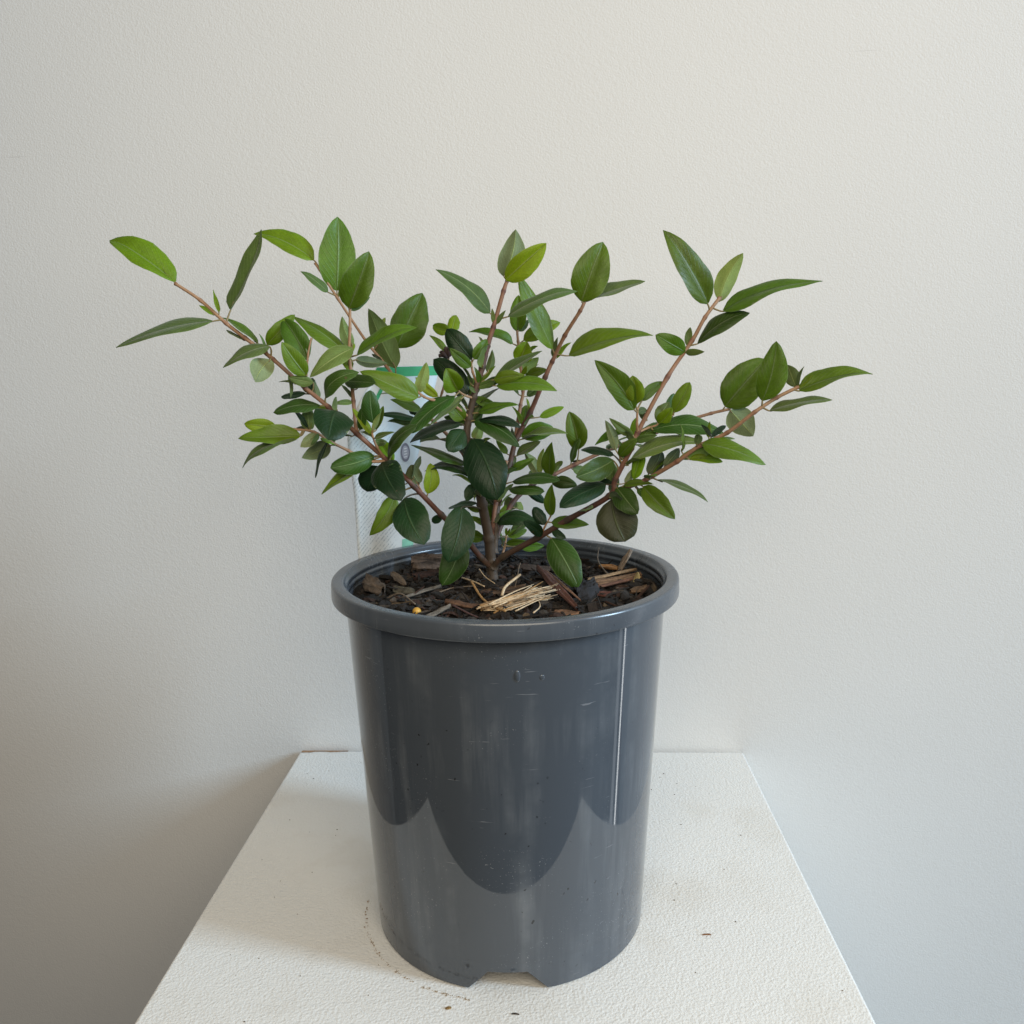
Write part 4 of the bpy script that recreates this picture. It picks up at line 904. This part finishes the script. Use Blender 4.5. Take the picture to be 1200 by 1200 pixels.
 (4,(673,-400,558),(674,-430,553),(721,-574,588),(0.69,0.37,0.62),70,'k',0.06),
 (4,(673,-400,558),(680,-374,573),(730,-312,659),(0.19,-0.85,0.50),54,'g',0.06),
 (4,(698,-414,603),(696,-386,613),(693,-274,737),(-0.11,-0.74,0.66),75,'g',0.06),
 (4,(745,-436,739),(762,-461,734),(840,-554,778),(-0.20,0.27,0.94),67,'y',0.06),
 (4,(745,-436,739),(734,-414,756),(717,-347,868),(0.86,-0.37,0.35),70,'m',0.06),
 (4,(797,-452,853),(779,-474,863),(747,-524,931),(0.57,0.50,0.65),49,'m',0.06),
 (4,(797,-452,853),(817,-430,854),(935,-323,955),(-0.10,-0.62,0.78),91,'m',0.06),
 (5,(801,-475,630),(815,-488,607),(912,-555,556),(-0.24,-0.79,0.57),59,'k',0.06),
 (5,(801,-475,630),(798,-465,659),(842,-444,823),(-0.60,-0.75,0.26),84,'y',0.06),
 (5,(883,-514,675),(874,-543,672),(884,-673,702),(-0.15,0.21,0.97),71,'y',0.06),
 (5,(883,-514,675),(899,-490,687),(995,-432,770),(-0.63,-0.07,0.77),69,'m',0.06),
 (5,(1045,-620,800),(1070,-619,783),(1238,-639,766),(0.00,-0.65,0.76),74,'y',0.06),
 (5,(1045,-620,800),(1029,-625,825),(1009,-660,967),(0.94,-0.33,0.05),79,'m',0.06),
 (5,(1106,-646,850),(1094,-671,864),(1093,-743,927),(0.36,0.61,0.70),44,'m',0.06),
 (5,(1106,-646,850),(1127,-624,846),(1228,-571,870),(-0.19,-0.08,0.98),52,'g',0.06),
 (6,(265,246,539),(255,274,544),(264,393,596),(0.19,-0.41,0.89),69,'m',0.06),
 (6,(373,295,578),(381,274,599),(436,234,675),(-0.12,0.84,0.53),52,'y',0.06),
 (6,(373,295,578),(374,322,563),(417,419,546),(0.42,-0.02,0.91),58,'y',0.06),
 (6,(493,346,628),(492,332,655),(543,291,809),(-0.84,-0.52,0.14),76,'k',0.06),
 (6,(493,346,628),(505,363,606),(639,478,540),(0.70,-0.56,0.45),86,'g',0.06),
 (6,(725,395,721),(732,366,730),(831,241,814),(-0.46,0.21,0.86),98,'m',0.06),
 (6,(725,395,721),(728,425,720),(796,553,752),(0.23,-0.35,0.91),65,'k',0.06),
 (6,(886,404,780),(902,393,756),(992,362,711),(0.33,-0.34,0.88),49,'g',0.06),
 (6,(886,404,780),(882,413,809),(912,440,923),(-0.54,-0.78,0.33),55,'y',0.06),
 (6,(1109,400,859),(1126,398,833),(1234,391,778),(0.46,-0.00,0.89),52,'y',0.06),
 (6,(1109,400,859),(1104,402,889),(1144,410,1074),(0.49,-0.87,-0.07),94,'k',0.06),
 (7,(-359,-257,531),(-347,-244,556),(-330,-213,727),(0.32,-0.94,0.14),92,'y',0.06),
 (7,(-439,-317,635),(-467,-316,623),(-576,-334,634),(0.17,-0.59,0.79),56,'g',0.06),
 (7,(-439,-317,635),(-417,-323,656),(-369,-370,788),(-0.86,0.29,0.42),76,'k',0.06),
 (7,(-511,-379,727),(-504,-408,724),(-511,-528,762),(-0.52,0.29,0.80),63,'k',0.06),
 (7,(-511,-379,727),(-523,-354,740),(-624,-269,873),(0.01,-0.84,0.55),82,'y',0.06),
 (7,(-581,-416,805),(-607,-413,791),(-747,-418,791),(0.00,-0.03,1.00),65,'y',0.06),
 (7,(-697,-450,923),(-678,-459,945),(-652,-497,1064),(-0.34,-0.91,-0.22),60,'k',0.06),
 (7,(-697,-450,923),(-723,-444,909),(-828,-435,914),(0.06,0.18,0.98),55,'m',0.06),
 (7,(-798,-491,1036),(-784,-513,1051),(-772,-579,1127),(-0.89,0.26,0.37),50,'m',0.06),
 (7,(-798,-491,1036),(-820,-471,1032),(-912,-422,1062),(0.07,-0.42,0.90),53,'y',0.06),
 (7,(-910,-502,1138),(-911,-472,1145),(-962,-349,1225),(-0.23,-0.60,0.77),81,'k',0.06),
 (8,(-720,-396,1153),(-702,-373,1160),(-662,-319,1221),(-0.24,-0.64,0.73),39,'y',0.06),
 (8,(-723,-400,1249),(-736,-374,1255),(-784,-284,1345),(0.27,-0.61,0.75),66,'y',0.06),
 (8,(-729,-400,1337),(-736,-371,1344),(-762,-269,1436),(0.15,-0.64,0.75),68,'y',0.06),
 (9,(-158,120,723),(-158,150,726),(-179,238,777),(0.36,-0.40,0.84),56,'k',0.06),
 (9,(-339,167,927),(-362,174,908),(-521,220,887),(-0.22,-0.32,0.92),72,'m',0.06),
 (9,(-512,203,1091),(-538,192,1081),(-674,153,1107),(0.23,-0.18,0.96),63,'g',0.06),
 (9,(-644,200,1291),(-651,171,1294),(-693,91,1347),(0.33,0.39,0.86),50,'k',0.06),
 (9,(-644,200,1291),(-644,229,1299),(-687,370,1416),(0.02,-0.64,0.77),86,'y',0.06),
 (10,(-799,-523,873),(-797,-554,872),(-838,-686,911),(0.56,0.07,0.82),75,'y',0.06),
 (10,(-799,-523,873),(-810,-496,883),(-880,-427,948),(0.25,-0.52,0.82),61,'k',0.06),
 (10,(-888,-547,936),(-904,-522,930),(-1034,-420,952),(0.43,0.37,0.82),72,'k',0.06),
 (18,(69,180,140),(57,160,159),(36,123,252),(0.96,0.13,0.26),48,'g',0.06),
 (18,(80,201,206),(55,190,217),(-51,148,350),(0.78,0.01,0.62),87,'m',0.06),
 (18,(80,201,206),(108,213,207),(251,282,309),(-0.38,-0.42,0.82),95,'g',0.06),
 (3,(10,24,331),(19,-4,339),(50,-71,409),(0.90,0.43,0.02),43,'g',0.06),
 (3,(10,24,331),(1,52,336),(-26,174,434),(0.44,-0.50,0.75),83,'m',0.06),
 (3,(30,43,458),(48,21,467),(135,-56,580),(-0.52,0.46,0.72),72,'y',0.06),
 (3,(30,43,458),(13,68,462),(-50,206,568),(-0.05,-0.62,0.78),78,'k',0.06),
 (3,(72,101,622),(95,119,616),(180,196,651),(-0.06,-0.36,0.93),55,'k',0.06),
]
DRY = (-245, 60, 1317)

plant = empty('potted_shrub', PLANT_BASE)
tag(plant, 'young leafy green shrub with spreading reddish stems growing in the grey pot', 'shrub')
TEN = 1e-4
stem_objs = []
for si, (r0, r1, pts) in enumerate(STEMS):
    P = smooth_path([Vector(p_) * TEN for p_ in pts], 10); n_ = len(P); v, f, age = [], [], []; ns = 9
    if si == 0: P = [P[0] + Vector((0.0006, 0.001, -0.010))] + P; n_ += 1
    for i, p_ in enumerate(P):
        d = (P[min(i + 1, n_ - 1)] - P[max(i - 1, 0)]).normalized(); s = d.cross(Vector((0, 1, 0.2))).normalized(); t = s.cross(d)
        q = i / (n_ - 1); r = .84 * (r1 + (r0 - r1) * (1 - q) ** 1.25) * MM
        r *= 1 + .30 * max(0, math.cos(i / 10 * 2 * math.pi)) ** 10 + .07 * noise.noise((i * .6, si, 0))
        if si and i == 0: r *= 1.15
        for k in range(ns):
            a = 2 * math.pi * k / ns; v.append(p_ + (s * math.cos(a) + t * math.sin(a)) * r); age.append(min(1, max(0, (r / MM - .85) / 2.0)))
        if i:
            for k in range(ns): f.append(((i - 1) * ns + k, (i - 1) * ns + (k + 1) % ns, i * ns + (k + 1) % ns, i * ns + k))
    f.append(tuple((n_ - 1) * ns + k for k in range(ns)))
    o = mesh_obj('stem', v, f, M_stem, plant)
    at = o.data.attributes.new('age', 'FLOAT', 'POINT'); at.data.foreach_set('value', age)
    stem_objs.append(o)

def make_leaf(idx, si, att, B, T, nrm, W, cls, bend):
    rg = random.Random(idx * 13 + 5)
    att, B, T = Vector(att) * TEN, Vector(B) * TEN, Vector(T) * TEN; W *= TEN * 0.99
    a = T - B; L_ = a.length; d = a / L_; n_ = Vector(nrm); n_ = (n_ - d * n_.dot(d)).normalized(); s = d.cross(n_)
    pe, qe = {'y': (.74, .72), 'm': (.74, .72), 'd': (.84, .60), 'g': (.72, .76), 'k': (.80, .66), 'o': (.86, .56)}[cls]
    tip_e = {'y': .56, 'm': .60, 'd': .50, 'g': .74, 'k': .55, 'o': .48}[cls] + rg.uniform(-.06, .1)
    if L_ > W * 2.35 and cls in 'ymg': pe, qe, tip_e = .66, .80, (.62 if cls == 'y' else .74)
    pe += rg.uniform(-.06, .06); qe += rg.uniform(-.05, .05)
    fold = rg.uniform(.15, .65) if cls not in 'dk' else rg.uniform(.05, .26)
    curl = rg.uniform(.05, .24); twist = rg.uniform(-.5, .5); ph = rg.uniform(0, 6)
    bow = rg.uniform(-.07, .07) * L_; recurve = rg.uniform(-.05, .12); wav = rg.uniform(.05, .13)
    asym = rg.uniform(-.12, .12)
    nl, nw = (16, 8) if L_ > .012 else (8, 4)
    v, f, uv, mi = [], [], [], []
    for side in (0, 1):
        i0 = len(v)
        for i in range(nl + 1):
            t = i / nl; tt = t ** 1.05
            w = W * .5 * max(0.0, math.sin(math.pi * tt ** pe)) ** qe if 0 < i < nl else W * .004
            if 0 < i < nl and t > .42: w = W * .5 * max(0.0, math.sin(math.pi * tt ** pe)) ** tip_e
            if i == 0: w = W * .05
            w *= 1 + .07 * noise.noise((t * 7, idx * 1.7, 0))
            c = d * (t * L_) + n_ * (bend * L_ * 4 * t * (1 - t) - recurve * L_ * max(0, t - .7) ** 2 * 6 * (1 if i < nl else 1)) + s * bow * 4 * t * (1 - t)
            tw = twist * (t - .5); s2 = s * math.cos(tw) + n_ * math.sin(tw); n2 = n_ * math.cos(tw) - s * math.sin(tw)
            for j in range(nw + 1):
                q = j / nw * 2 - 1; aq = abs(q)
                h = w * (fold * aq - curl * aq ** 3 * 1.6) + w * wav * math.sin(t * 9 + ph + (2 if q > 0 else 0)) * aq * aq
                th = (.00022 if L_ > .02 else .00014) * (1 - aq ** 3)
                h += (-th if side else th) - (.00018 if side == 0 else -.0) * max(0, 1 - aq * 7)
                if side: h -= .00025 * max(0, 1 - aq * 6) * (1 - t)
                v.append(c + s2 * (q * w * (1 + asym * (1 if q > 0 else -1))) + n2 * h); uv.append((t, j / nw))
        for i in range(nl):
            for j in range(nw):
                q = (i0 + i * (nw + 1) + j, i0 + i * (nw + 1) + j + 1, i0 + (i + 1) * (nw + 1) + j + 1, i0 + (i + 1) * (nw + 1) + j)
                f.append(q if side == 1 else q[::-1]); mi.append(side)
    # petiole from the stem to the blade, running a little way under the midrib
    a0 = att - B; mid = a0 * .5 - d * min(.001, a0.length * .12); end = d * (L_ * .10) - n_ * .0002
    pv, pf = tube_geo(smooth_path([a0, mid, Vector((0, 0, 0)) - n_ * .0002, end], 4), .00062 if L_ > .015 else .0004, .0003, 6)
    i0 = len(v); v += pv; uv += [(0, .5)] * len(pv)
    for q in pf: f.append(tuple(i0 + k for k in q)); mi.append(2)
    me = bpy.data.meshes.new('leaf'); me.from_pydata([tuple(x) for x in v], [], f)
    top, under = LEAF[cls]
    me.materials.append(top); me.materials.append(under); me.materials.append(M_petiole_dark if cls in 'do' else M_petiole)
    me.polygons.foreach_set('material_index', mi); me.polygons.foreach_set('use_smooth', [True] * len(f))
    lay = me.uv_layers.new(name='UVMap'); lay.data.foreach_set('uv', [c for lp in me.loops for c in uv[lp.vertex_index]])
    me.update(); o = bpy.data.objects.new('leaf', me); o.location = B
    link(o, stem_objs[si])
for idx, row_ in enumerate(LEAVES): make_leaf(idx, *row_)
# dried flower remains at the tip of the short side shoot behind the main stem
v, f = [], []; rg = random.Random(2)
for q in range(16):
    a = rg.uniform(0, 6.28); e = rg.uniform(.1, 1.4); dd = Vector((math.cos(a) * math.cos(e), math.sin(a) * math.cos(e), math.sin(e)))
    tv, tf = tube_geo([Vector((0, 0, 0)), dd * .003, dd * .0055 + Vector((0, 0, rg.uniform(-.001, .001)))], .0008, .0011, 5); i0 = len(v)
    v += tv; f += [tuple(i0 + k for k in x) for x in tf]
mesh_obj('dried_flower_head', v, f, plain('dry_flower', (.055, .032, .03), .9), plant, loc=Vector(DRY) * TEN)
